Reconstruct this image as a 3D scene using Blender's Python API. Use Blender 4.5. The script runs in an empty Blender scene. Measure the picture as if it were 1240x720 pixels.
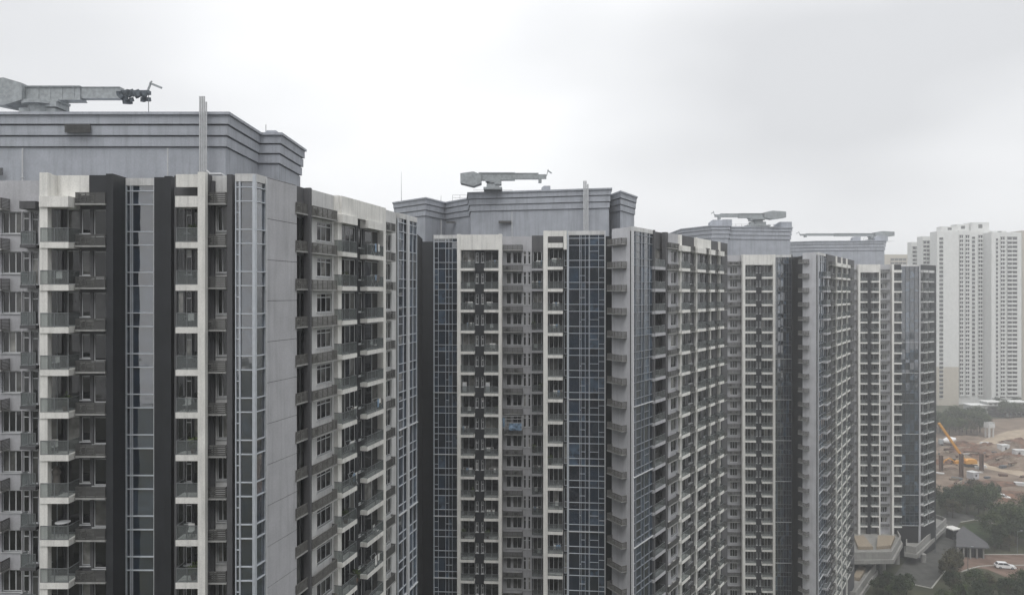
import bpy, math, random
from mathutils import Matrix, Vector, noise
random.seed(7)
R = math.radians
SC = bpy.context.scene
COL = SC.collection

# ------------------------------------------------------------------ camera, sky, sun, exposure
F, CX, CY, H = 890.0, 620.0, 355.0, 78.0      # focal length in photo pixels, horizon row, eye height in metres
cd = bpy.data.cameras.new('camera')
cam = bpy.data.objects.new('camera', cd)
COL.objects.link(cam)
cam.location = (0, 0, H)
cam.rotation_euler = (R(90), 0, 0)
cd.sensor_width = 36
cd.lens = 36 * F / 1240
cd.shift_y = -(360 - CY) / 1240
cd.clip_start = .5
cd.clip_end = 9000
SC.camera = cam

SUN_EL, SUN_AZ = 64, 178          # degrees; azimuth clockwise from +Y (view direction)
w = bpy.data.worlds.new('World')
SC.world = w
w.use_nodes = True
nt = w.node_tree
nt.nodes.clear()
out = nt.nodes.new('ShaderNodeOutputWorld')
bg = nt.nodes.new('ShaderNodeBackground')
sky = nt.nodes.new('ShaderNodeTexSky')
sky.sky_type = 'NISHITA'
sky.sun_disc = False
sky.sun_elevation = R(SUN_EL)
sky.sun_rotation = R(SUN_AZ)
sky.air_density = 1.5
sky.dust_density = 6
hs = nt.nodes.new('ShaderNodeHueSaturation')
hs.inputs['Saturation'].default_value = .25
hs.inputs['Value'].default_value = .10
tc = nt.nodes.new('ShaderNodeTexCoord')
mp = nt.nodes.new('ShaderNodeMapping')
mp.inputs['Scale'].default_value = (1, 1, 2.2)
mp.inputs['Location'].default_value = (-3.27, .49, 2.03)
nz = nt.nodes.new('ShaderNodeTexNoise')
nz.inputs['Scale'].default_value = 1.7
nz.inputs['Detail'].default_value = 3
nz.inputs['Roughness'].default_value = .42
rp = nt.nodes.new('ShaderNodeValToRGB')
rp.color_ramp.elements[0].position = .32
rp.color_ramp.elements[0].color = (.63, .64, .66, 1)
rp.color_ramp.elements[1].position = .66
rp.color_ramp.elements[1].color = (.92, .93, .945, 1)
mx = nt.nodes.new('ShaderNodeMixRGB')
mx.inputs[0].default_value = .88
L = nt.links.new
L(sky.outputs[0], hs.inputs['Color'])
L(tc.outputs['Generated'], mp.inputs[0])
L(mp.outputs[0], nz.inputs['Vector'])
L(nz.outputs['Fac'], rp.inputs[0])
L(hs.outputs[0], mx.inputs[1])
L(rp.outputs[0], mx.inputs[2])
L(mx.outputs[0], bg.inputs[0])
bg.inputs[1].default_value = 1.0
L(bg.outputs[0], out.inputs[0])

sl = bpy.data.lights.new('sun', 'SUN')
sl.energy = 1.5
sl.angle = R(40)
sl.color = (1, .99, .975)
sun = bpy.data.objects.new('sun', sl)
COL.objects.link(sun)
a, e = R(SUN_AZ), R(SUN_EL)
sun.rotation_euler = Vector((math.sin(a) * math.cos(e), math.cos(a) * math.cos(e), math.sin(e))).to_track_quat('Z', 'Y').to_euler()

SC.view_settings.view_transform = 'Standard'
SC.view_settings.look = 'None'
SC.view_settings.exposure = .36
SC.view_settings.gamma = 1
SC.render.engine = 'CYCLES'
cy = SC.cycles
cy.use_denoising = True
cy.max_bounces = 6
cy.diffuse_bounces = 3
cy.glossy_bounces = 3
cy.transmission_bounces = 4
cy.transparent_max_bounces = 16
cy.volume_bounces = 1


# ------------------------------------------------------------------ materials
def newmat(name):
    m = bpy.data.materials.new(name)
    m.use_nodes = True
    n = m.node_tree.nodes
    return m, n, m.node_tree.links.new, n['Principled BSDF']


def wallmat(name, c, rough=.85, stain=.25, streak=.35, spec=.3, bump=.0):
    """painted or tiled wall: broad blotches and rain streaks in world space"""
    m, n, l, b = newmat(name)
    g = n.new('ShaderNodeNewGeometry')
    s1 = n.new('ShaderNodeMapping')
    s1.inputs['Scale'].default_value = (2.2, 2.2, .13)
    l(g.outputs['Position'], s1.inputs[0])
    t1 = n.new('ShaderNodeTexNoise')
    t1.inputs['Scale'].default_value = 1.0
    t1.inputs['Detail'].default_value = 6
    t1.inputs['Roughness'].default_value = .65
    l(s1.outputs[0], t1.inputs['Vector'])
    t2 = n.new('ShaderNodeTexNoise')
    t2.inputs['Scale'].default_value = .55
    t2.inputs['Detail'].default_value = 5
    l(g.outputs['Position'], t2.inputs['Vector'])
    t3 = n.new('ShaderNodeTexNoise')
    t3.inputs['Scale'].default_value = 9
    t3.inputs['Detail'].default_value = 3
    l(g.outputs['Position'], t3.inputs['Vector'])
    r1 = n.new('ShaderNodeMapRange')
    r1.inputs['From Min'].default_value = .48
    r1.inputs['From Max'].default_value = .78
    r1.inputs['To Min'].default_value = 1
    r1.inputs['To Max'].default_value = 1 - streak
    l(t1.outputs['Fac'], r1.inputs['Value'])
    r2 = n.new('ShaderNodeMapRange')
    r2.inputs['From Min'].default_value = .3
    r2.inputs['From Max'].default_value = .7
    r2.inputs['To Min'].default_value = 1 - stain
    r2.inputs['To Max'].default_value = 1 + stain * .3
    l(t2.outputs['Fac'], r2.inputs['Value'])
    r3 = n.new('ShaderNodeMapRange')
    r3.inputs['From Min'].default_value = .3
    r3.inputs['From Max'].default_value = .7
    r3.inputs['To Min'].default_value = .92
    r3.inputs['To Max'].default_value = 1.06
    l(t3.outputs['Fac'], r3.inputs['Value'])
    m1 = n.new('ShaderNodeMath')
    m1.operation = 'MULTIPLY'
    l(r1.outputs[0], m1.inputs[0])
    l(r2.outputs[0], m1.inputs[1])
    m2 = n.new('ShaderNodeMath')
    m2.operation = 'MULTIPLY'
    l(m1.outputs[0], m2.inputs[0])
    l(r3.outputs[0], m2.inputs[1])
    vm = n.new('ShaderNodeVectorMath')
    vm.operation = 'SCALE'
    vm.inputs[0].default_value = c
    l(m2.outputs[0], vm.inputs['Scale'])
    l(vm.outputs[0], b.inputs['Base Color'])
    b.inputs['Roughness'].default_value = rough
    b.inputs['Specular IOR Level'].default_value = spec
    return m


def glassmat(name, cols, ior=1.6, rough=.04, wave=.02):
    """closed window pane: what stands behind it (dark room, blind, curtain) varies from pane to pane"""
    m, n, l, b = newmat(name)
    oi = n.new('ShaderNodeObjectInfo')
    cr = n.new('ShaderNodeValToRGB')
    cr.color_ramp.interpolation = 'CONSTANT'
    el = cr.color_ramp.elements
    while len(el) < len(cols):
        el.new(.5)
    for i, (pos, c) in enumerate(cols):
        el[i].position = pos
        el[i].color = (*c, 1)
    g = n.new('ShaderNodeNewGeometry')
    ad = n.new('ShaderNodeMath')
    l(oi.outputs['Random'], ad.inputs[0])
    l(g.outputs['Random Per Island'], ad.inputs[1])
    fr_ = n.new('ShaderNodeMath')
    fr_.operation = 'FRACT'
    l(ad.outputs[0], fr_.inputs[0])
    l(fr_.outputs[0], cr.inputs[0])
    t0 = n.new('ShaderNodeTexNoise')
    t0.inputs['Scale'].default_value = 1.4
    t0.inputs['Detail'].default_value = 3
    l(g.outputs['Position'], t0.inputs['Vector'])
    mr = n.new('ShaderNodeMapRange')
    mr.inputs['From Min'].default_value = .3
    mr.inputs['From Max'].default_value = .7
    mr.inputs['To Min'].default_value = .45
    mr.inputs['To Max'].default_value = 1.35
    l(t0.outputs['Fac'], mr.inputs['Value'])
    vm = n.new('ShaderNodeVectorMath')
    vm.operation = 'SCALE'
    l(cr.outputs[0], vm.inputs[0])
    l(mr.outputs[0], vm.inputs['Scale'])
    l(vm.outputs[0], b.inputs['Base Color'])
    t = n.new('ShaderNodeTexNoise')
    t.inputs['Scale'].default_value = .7
    t.inputs['Detail'].default_value = 2
    l(g.outputs['Position'], t.inputs['Vector'])
    bp = n.new('ShaderNodeBump')
    bp.inputs['Strength'].default_value = .5
    bp.inputs['Distance'].default_value = wave
    l(t.outputs['Fac'], bp.inputs['Height'])
    wn = n.new('ShaderNodeTexWhiteNoise')
    wn.noise_dimensions = '1D'
    l(ad.outputs[0], wn.inputs['W'])
    v1 = n.new('ShaderNodeVectorMath')
    v1.operation = 'SUBTRACT'
    v1.inputs[1].default_value = (.5, .5, .5)
    l(wn.outputs['Color'], v1.inputs[0])
    v2 = n.new('ShaderNodeVectorMath')
    v2.operation = 'SCALE'
    v2.inputs['Scale'].default_value = .05
    l(v1.outputs[0], v2.inputs[0])
    v3 = n.new('ShaderNodeVectorMath')
    l(v2.outputs[0], v3.inputs[0])
    l(bp.outputs[0], v3.inputs[1])
    v4 = n.new('ShaderNodeVectorMath')
    v4.operation = 'NORMALIZE'
    l(v3.outputs[0], v4.inputs[0])
    l(v4.outputs[0], b.inputs['Normal'])
    b.inputs['Roughness'].default_value = rough
    b.inputs['IOR'].default_value = ior
    return m


def plain(name, c, rough=.6, metal=0, spec=.4, var=.15, scale=3):
    m, n, l, b = newmat(name)
    g = n.new('ShaderNodeNewGeometry')
    t = n.new('ShaderNodeTexNoise')
    t.inputs['Scale'].default_value = scale
    t.inputs['Detail'].default_value = 5
    l(g.outputs['Position'], t.inputs['Vector'])
    mr = n.new('ShaderNodeMapRange')
    mr.inputs['From Min'].default_value = .3
    mr.inputs['From Max'].default_value = .7
    mr.inputs['To Min'].default_value = 1 - var
    mr.inputs['To Max'].default_value = 1 + var
    l(t.outputs['Fac'], mr.inputs['Value'])
    vm = n.new('ShaderNodeVectorMath')
    vm.operation = 'SCALE'
    vm.inputs[0].default_value = c
    l(mr.outputs[0], vm.inputs['Scale'])
    l(vm.outputs[0], b.inputs['Base Color'])
    b.inputs['Roughness'].default_value = rough
    b.inputs['Metallic'].default_value = metal
    b.inputs['Specular IOR Level'].default_value = spec
    return m


def railglass(name):
    m, n, l, b = newmat(name)
    o = n['Material Output']
    tr = n.new('ShaderNodeBsdfTransparent')
    tr.inputs[0].default_value = (.80, .83, .83, 1)
    b.inputs['Base Color'].default_value = (.20, .21, .21, 1)
    b.inputs['Roughness'].default_value = .08
    mxs = n.new('ShaderNodeMixShader')
    mxs.inputs[0].default_value = .27
    l(tr.outputs[0], mxs.inputs[1])
    l(b.outputs[0], mxs.inputs[2])
    l(mxs.outputs[0], o.inputs['Surface'])
    return m


def leafmat(name, c0, c1):
    m, n, l, b = newmat(name)
    g = n.new('ShaderNodeNewGeometry')
    t = n.new('ShaderNodeTexNoise')
    t.inputs['Scale'].default_value = .6
    t.inputs['Detail'].default_value = 4
    l(g.outputs['Position'], t.inputs['Vector'])
    r = n.new('ShaderNodeValToRGB')
    r.color_ramp.elements[0].position = .35
    r.color_ramp.elements[0].color = (*c0, 1)
    r.color_ramp.elements[1].position = .65
    r.color_ramp.elements[1].color = (*c1, 1)
    l(t.outputs['Fac'], r.inputs[0])
    l(r.outputs[0], b.inputs['Base Color'])
    b.inputs['Roughness'].default_value = .7
    b.inputs['Specular IOR Level'].default_value = .2
    return m


M = {}
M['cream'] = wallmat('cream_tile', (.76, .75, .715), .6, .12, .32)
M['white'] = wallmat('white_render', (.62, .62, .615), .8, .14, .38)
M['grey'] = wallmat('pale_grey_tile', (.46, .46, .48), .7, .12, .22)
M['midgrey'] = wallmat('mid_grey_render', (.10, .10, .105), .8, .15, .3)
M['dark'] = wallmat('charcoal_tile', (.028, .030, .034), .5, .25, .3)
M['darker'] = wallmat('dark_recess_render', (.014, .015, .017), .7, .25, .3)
M['plant'] = wallmat('roof_house_grey_tile', (.39, .41, .45), .75, .14, .3)
M['louvre'] = plain('grey_louvre_metal', (.085, .085, .082), .55, .2, .4)
M['ledge'] = wallmat('ledge_concrete', (.34, .34, .33), .85, .2, .4)
M['frame'] = plain('white_aluminium', (.55, .56, .57), .45, 0, .5, .06)
M['slat'] = plain('weathered_slats', (.12, .117, .11), .75, 0, .3, .25)
M['skylit_grey'] = wallmat('skylit_grey_tile', (.66, .66, .685), .7, .12, .2)  # grey tile lightened: sky light on left-facing wing walls put into the colour
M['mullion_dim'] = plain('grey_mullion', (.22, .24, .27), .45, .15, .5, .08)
M['mullion'] = plain('silver_mullion', (.50, .53, .57), .4, .15, .5, .08)
M['metal'] = plain('grey_rail_metal', (.17, .18, .185), .45, .4, .5, .1)
M['pane'] = glassmat('window_glass', [(0, (.004, .0045, .005)), (.45, (.010, .011, .012)), (.66, (.035, .035, .035)), (.8, (.09, .09, .085)), (.92, (.24, .235, .22))], 1.55)
M['cpane'] = glassmat('curtain_wall_glass', [(0, (.006, .013, .024)), (.4, (.012, .024, .042)), (.66, (.026, .046, .075)), (.86, (.06, .09, .13))], 2.4)
M['cpane_hi'] = glassmat('reflective_strip_glass', [(0, (.010, .018, .030)), (.5, (.02, .032, .05)), (.8, (.045, .062, .085))], 2.6, .05, .03)
M['rail'] = railglass('balustrade_glass')
M['acwhite'] = plain('ac_casing', (.42, .42, .40), .6, 0, .4, .2)
M['black'] = plain('dark_opening', (.015, .015, .016), .8, 0, .2)
M['pipe'] = plain('painted_pipe', (.48, .49, .50), .5, 0, .4, .1)
M['crane_grey'] = plain('painted_crane_steel', (.30, .32, .33), .5, .1, .4, .2)
M['crane_dark'] = plain('dark_cradle_metal', (.09, .105, .12), .55, .2, .4, .3)
M['concrete'] = wallmat('podium_concrete', (.27, .265, .25), .85, .2, .3)
M['timber'] = plain('tan_deck_roof', (.27, .225, .17), .8, 0, .3, .15)
M['cloth_white'] = plain('white_cloth', (.65, .65, .63), .9)
M['cloth_blue'] = plain('blue_tarpaulin', (.17, .25, .35), .5, 0, .4, .55, 3)
M['cloth_grey'] = plain('grey_cloth', (.13, .12, .11), .9)
M['yellow'] = plain('yellow_paint', (.60, .29, .05), .5, 0, .4, .15)
M['rust'] = plain('rusty_steel', (.11, .065, .045), .85, 0, .3, .4)
M['carwhite'] = plain('white_car_paint', (.78, .78, .78), .25, 0, .6, .03)
M['tyre'] = plain('black_rubber', (.02, .02, .02), .8)
M['glassdark'] = plain('dark_car_glass', (.015, .017, .02), .08, 0, .8, .05)
M['bark'] = plain('bark', (.06, .045, .035), .9)
M['leaf0'] = leafmat('dark_leaves', (.012, .021, .009), (.038, .056, .022))
M['leaf1'] = leafmat('mid_leaves', (.02, .034, .013), (.075, .098, .036))
M['leaf2'] = leafmat('brownish_leaves', (.035, .035, .02), (.09, .08, .04))
M['far'] = wallmat('far_white_render', (.68, .685, .67), .85, .08, .1)
M['farbeige'] = wallmat('far_beige_render', (.50, .46, .39), .85, .08, .1)
M['fargrey'] = wallmat('far_grey_render', (.36, .37, .37), .85, .08, .1)
M['farpane'] = glassmat('far_glass', [(0, (.012, .015, .018)), (.6, (.03, .03, .03)), (.9, (.08, .08, .075))], 1.4)


# ------------------------------------------------------------------ mesh helpers
class MB:
    def __init__(s):
        s.v, s.f, s.m = [], [], []

    def box(s, x0, x1, y0, y1, z0, z1, m=0):
        i = len(s.v)
        s.v += [(x0, y0, z0), (x1, y0, z0), (x1, y1, z0), (x0, y1, z0), (x0, y0, z1), (x1, y0, z1), (x1, y1, z1), (x0, y1, z1)]
        s.f += [(i, i + 3, i + 2, i + 1), (i + 4, i + 5, i + 6, i + 7), (i, i + 1, i + 5, i + 4), (i + 1, i + 2, i + 6, i + 5), (i + 2, i + 3, i + 7, i + 6), (i + 3, i, i + 4, i + 7)]
        s.m += [m] * 6

    def prism(s, poly, z0, z1, m=0):
        if sum(p[0] * q[1] - q[0] * p[1] for p, q in zip(poly, poly[1:] + poly[:1])) < 0:
            poly = poly[::-1]
        n, i = len(poly), len(s.v)
        s.v += [(x, y, z0) for x, y in poly] + [(x, y, z1) for x, y in poly]
        s.f += [tuple(range(i + n - 1, i - 1, -1)), tuple(range(i + n, i + 2 * n))]
        s.f += [(i + k, i + (k + 1) % n, i + n + (k + 1) % n, i + n + k) for k in range(n)]
        s.m += [m] * (n + 2)

    def profile(s, pts, y0, y1, m=0):
        """outline in x-z pushed along y"""
        n, i = len(pts), len(s.v)
        if sum(p[0] * q[1] - q[0] * p[1] for p, q in zip(pts, pts[1:] + pts[:1])) < 0:
            pts = pts[::-1]
        s.v += [(x, y0, z) for x, z in pts] + [(x, y1, z) for x, z in pts]
        s.f += [tuple(range(i, i + n)), tuple(range(i + 2 * n - 1, i + n - 1, -1))]
        s.f += [(i + (k + 1) % n, i + k, i + n + k, i + n + (k + 1) % n) for k in range(n)]
        s.m += [m] * (n + 2)

    def tube(s, p, q, r, n=8, r2=None, m=0):
        p, q = Vector(p), Vector(q)
        d = (q - p).normalized()
        a = d.orthogonal().normalized()
        b = d.cross(a)
        i = len(s.v)
        r2 = r if r2 is None else r2
        for c, rr in ((p, r), (q, r2)):
            for k in range(n):
                t = 2 * math.pi * k / n
                s.v.append(tuple(c + (a * math.cos(t) + b * math.sin(t)) * rr))
        s.f += [(i + k, i + (k + 1) % n, i + n + (k + 1) % n, i + n + k) for k in range(n)]
        s.f += [tuple(range(i + n - 1, i - 1, -1)), tuple(range(i + n, i + 2 * n))]
        s.m += [m] * (n + 2)

    def bar(s, p, q, wx, wz, m=0):
        """square bar from p to q"""
        p, q = Vector(p), Vector(q)
        d = (q - p).normalized()
        up = Vector((0, 0, 1)) if abs(d.z) < .95 else Vector((0, 1, 0))
        a = d.cross(up).normalized()
        b = a.cross(d)
        i = len(s.v)
        for c in (p, q):
            for sa, sb in ((-1, -1), (1, -1), (1, 1), (-1, 1)):
                s.v.append(tuple(c + a * sa * wx / 2 + b * sb * wz / 2))
        s.f += [(i, i + 1, i + 2, i + 3), (i + 7, i + 6, i + 5, i + 4)]
        s.f += [(i + (k + 1) % 4, i + k, i + 4 + k, i + 4 + (k + 1) % 4) for k in range(4)]
        s.m += [m] * 6

    def mesh(s, name, mats):
        me = bpy.data.meshes.new(name)
        me.from_pydata(s.v, [], s.f)
        for k in (mats if isinstance(mats, (list, tuple)) else [mats]):
            me.materials.append(M[k] if isinstance(k, str) else k)
        me.polygons.foreach_set('material_index', s.m)
        me.update()
        return me

    def build(s, name, mats, parent=None, mat=None):
        return put(name, s.mesh(name, mats), parent, mat)


def put(name, me, parent=None, mat=None):
    o = bpy.data.objects.new(name, me)
    COL.objects.link(o)
    if parent is not None:
        o.parent = parent
    if mat is not None:
        o.matrix_basis = mat
    return o


def tag(o, label=None, cat=None, group=None, kind=None):
    for k, v in (('label', label), ('category', cat), ('group', group), ('kind', kind)):
        if v:
            o[k] = v
    return o


def empty(name, loc=(0, 0, 0), rz=0):
    o = put(name, None)
    o.location = loc
    o.rotation_euler = (0, 0, rz)
    return o


def copy_tree(o, parent=None):
    c = o.copy()
    COL.objects.link(c)
    c.parent = parent
    for ch in list(o.children):
        copy_tree(ch, c)
    return c


def PX(px, Y):
    return (px - CX) / F * Y


def PZ(py, Y):
    return H + (CY - py) / F * Y


def gp(px, py, z=0.0):
    d = (H - z) * F / (py - CY)
    return (PX(px, d), d)


CACHE = {}


def cached(key, fn):
    if key not in CACHE:
        CACHE[key] = fn()
    return CACHE[key]


# ------------------------------------------------------------------ ground, roads, water-free setting
def groundmat(name, c0, c1, scale, rough=.95):
    m, n, l, b = newmat(name)
    g = n.new('ShaderNodeNewGeometry')
    t = n.new('ShaderNodeTexNoise')
    t.inputs['Scale'].default_value = scale
    t.inputs['Detail'].default_value = 9
    t.inputs['Roughness'].default_value = .65
    l(g.outputs['Position'], t.inputs['Vector'])
    r = n.new('ShaderNodeValToRGB')
    r.color_ramp.elements[0].position = .36
    r.color_ramp.elements[0].color = (*c0, 1)
    r.color_ramp.elements[1].position = .64
    r.color_ramp.elements[1].color = (*c1, 1)
    l(t.outputs['Fac'], r.inputs[0])
    l(r.outputs[0], b.inputs['Base Color'])
    b.inputs['Roughness'].default_value = rough
    b.inputs['Specular IOR Level'].default_value = .25
    return m


M['earth'] = groundmat('dark_earth', (.03, .036, .02), (.075, .075, .045), .08)
M['asphalt'] = groundmat('worn_asphalt', (.055, .055, .052), (.10, .10, .092), .35, .85)
M['brick'] = groundmat('reddish_paving', (.13, .085, .065), (.21, .15, .12), .25)
M['mud'] = groundmat('bare_soil', (.10, .075, .055), (.25, .19, .145), .11)
M['sand'] = groundmat('pale_sandy_track', (.28, .22, .155), (.42, .35, .27), .2)
M['redsoil'] = groundmat('red_brown_soil', (.065, .042, .03), (.21, .12, .08), .3)
M['lawn'] = groundmat('rough_lawn', (.02, .032, .014), (.05, .07, .03), .4)
M['kerb'] = plain('kerb_concrete', (.36, .35, .32), .9)


def sheet(name, pts, mat, z):
    mb = MB()
    mb.v = [(x, y, z) for x, y in pts]
    a = sum(p[0] * q[1] - q[0] * p[1] for p, q in zip(pts, pts[1:] + pts[:1]))
    mb.f = [tuple(range(len(pts)))] if a > 0 else [tuple(reversed(range(len(pts))))]
    mb.m = [0]
    o = mb.build(name, mat)
    o['kind'] = 'structure'
    return o


sheet('ground', [(-2600, -500), (2600, -500), (2600, 3000), (-2600, 3000)], 'earth', 0)
G = lambda *l: [gp(*p) for p in l]
sheet('construction_site_ground', G((1110, 512), (1330, 500), (1340, 620), (1235, 628), (1180, 612), (1130, 598), (1105, 580)), 'mud', .006)
sheet('site_track', G((1150, 549), (1168, 543), (1198, 529), (1222, 521), (1330, 512), (1330, 526), (1235, 532), (1206, 537), (1188, 543), (1172, 551)), 'sand', .012)
sheet('site_track', G((1172, 556), (1190, 558), (1212, 562), (1240, 571), (1330, 580), (1330, 594), (1238, 577), (1214, 571), (1190, 566), (1170, 562)), 'sand', .012)
sheet('access_road', G((1080, 700), (1128, 712), (1150, 684), (1166, 660), (1158, 640), (1163, 632), (1180, 629), (1205, 634), (1207, 630), (1180, 624), (1150, 619), (1138, 626), (1110, 660)), 'asphalt', .010)
sheet('brick_forecourt', G((1150, 674), (1180, 671), (1240, 671), (1330, 676), (1330, 712), (1240, 706), (1215, 697), (1196, 689), (1182, 687), (1160, 692), (1148, 690)), 'brick', .014)
sheet('lawn', G((1166, 634), (1182, 632), (1204, 637), (1212, 655), (1199, 661), (1172, 640)), 'lawn', .008)


def kerb(pts, name='kerb', h=.14, wd=.35):
    mb = MB()
    for p, q in zip(pts, pts[1:]):
        mb.bar((p[0], p[1], h / 2), (q[0], q[1], h / 2), wd, h)
    o = mb.build(name, 'kerb')
    o['kind'] = 'structure'


kerb(G((1164, 692), (1175, 688), (1186, 685.5), (1198, 684.5), (1212, 684.2), (1240, 684), (1300, 685)))
kerb(G((1152, 674), (1180, 671), (1240, 671), (1320, 676)))
kerb(G((1090, 704), (1128, 712), (1150, 684), (1166, 660)))
kerb(G((1163, 632), (1180, 629), (1205, 634)))


def mound(name, px, py, rx, ry, h, seed, mat='redsoil', label=None):
    cx, cy_ = gp(px, py)
    n = 22
    mb = MB()
    for j in range(n + 1):
        for i in range(n + 1):
            u, v = i / n * 2 - 1, j / n * 2 - 1
            r = math.hypot(u, v)
            fall = max(0, 1 - r) ** .7
            k = noise.fractal(Vector((u * 3 + seed, v * 3, seed * 1.7)), 1.0, 2.0, 4)
            z = h * fall * (.75 + .7 * k)
            mb.v.append((u * rx, v * ry, max(z, 0) - (.05 if fall <= 0.001 else 0)))
    for j in range(n):
        for i in range(n):
            p = j * (n + 1) + i
            mb.f.append((p, p + 1, p + n + 2, p + n + 1))
            mb.m.append(0)
    o = mb.build(name, mat)
    o.location = (cx, cy_, .012)
    o['kind'] = 'structure'
    return o


for i, (px, py, rx, ry, h) in enumerate([(1222, 545, 16, 9, 4), (1180, 548, 11, 6, 3), (1196, 541, 9, 5, 2.6), (1232, 560, 15, 8, 3.4), (1205, 557, 9, 6, 2.6),
                                         (1165, 538, 9, 5, 2), (1150, 552, 10, 5, 2.2), (1238, 536, 12, 6, 3), (1214, 552, 7, 5, 2), (1150, 572, 10, 6, 2), (1218, 600, 14, 9, 1.6), (1262, 548, 16, 9, 4), (1228, 541, 8, 4, 2.5), (1236, 545, 9, 4, 2.8), (1211, 546, 6, 4, 2), (1172, 545, 6, 3, 1.8), (1186, 552, 6, 4, 2),
                                         (1224, 555, 10, 5, 2.6), (1238, 566, 11, 6, 2.4), (1216, 563, 7, 4, 1.6), (1142, 560, 7, 5, 1.8), (1156, 566, 7, 4, 1.4), (1180, 590, 10, 6, 1.5), (1200, 585, 12, 5, 1.2), (1165, 530, 12, 4, 1.6)]):
    mound('earth_mound', px, py, rx, ry, h, i * 3.1, 'redsoil' if i % 3 else 'mud')


# ------------------------------------------------------------------ tower framework
PITCH, Z0, ROOF, PLANT = 3.0, H + 3.55, H + 8.5, H + 16.5


class Fac:
    """a facade line in plan: u runs along it, v inwards"""

    def __init__(s, A, d):
        s.A = Vector((A[0], A[1]))
        s.d = Vector(d).normalized()
        s.n = Vector((-s.d.y, s.d.x))          # inward

    def u(s, px):
        p = (px - CX) / F
        return (p * s.A.y - s.A.x) / (s.d.x - p * s.d.y)

    def uf(s, px, p):
        """u of the point seen at px on the plane p metres in front of the facade"""
        q = (px - CX) / F
        A = s.A - s.n * p
        return (q * A.y - A.x) / (s.d.x - q * s.d.y)

    def mat(s, root, u=0, v=0, z=0):
        o = s.A + s.d * u + s.n * v
        m = Matrix(((s.d.x, s.n.x, 0, o.x), (s.d.y, s.n.y, 0, o.y), (0, 0, 1, z), (0, 0, 0, 1)))
        return Matrix.Translation(-root.location) @ m

    def pt(s, u, v=0):
        o = s.A + s.d * u + s.n * v
        return (o.x, o.y)


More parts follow.
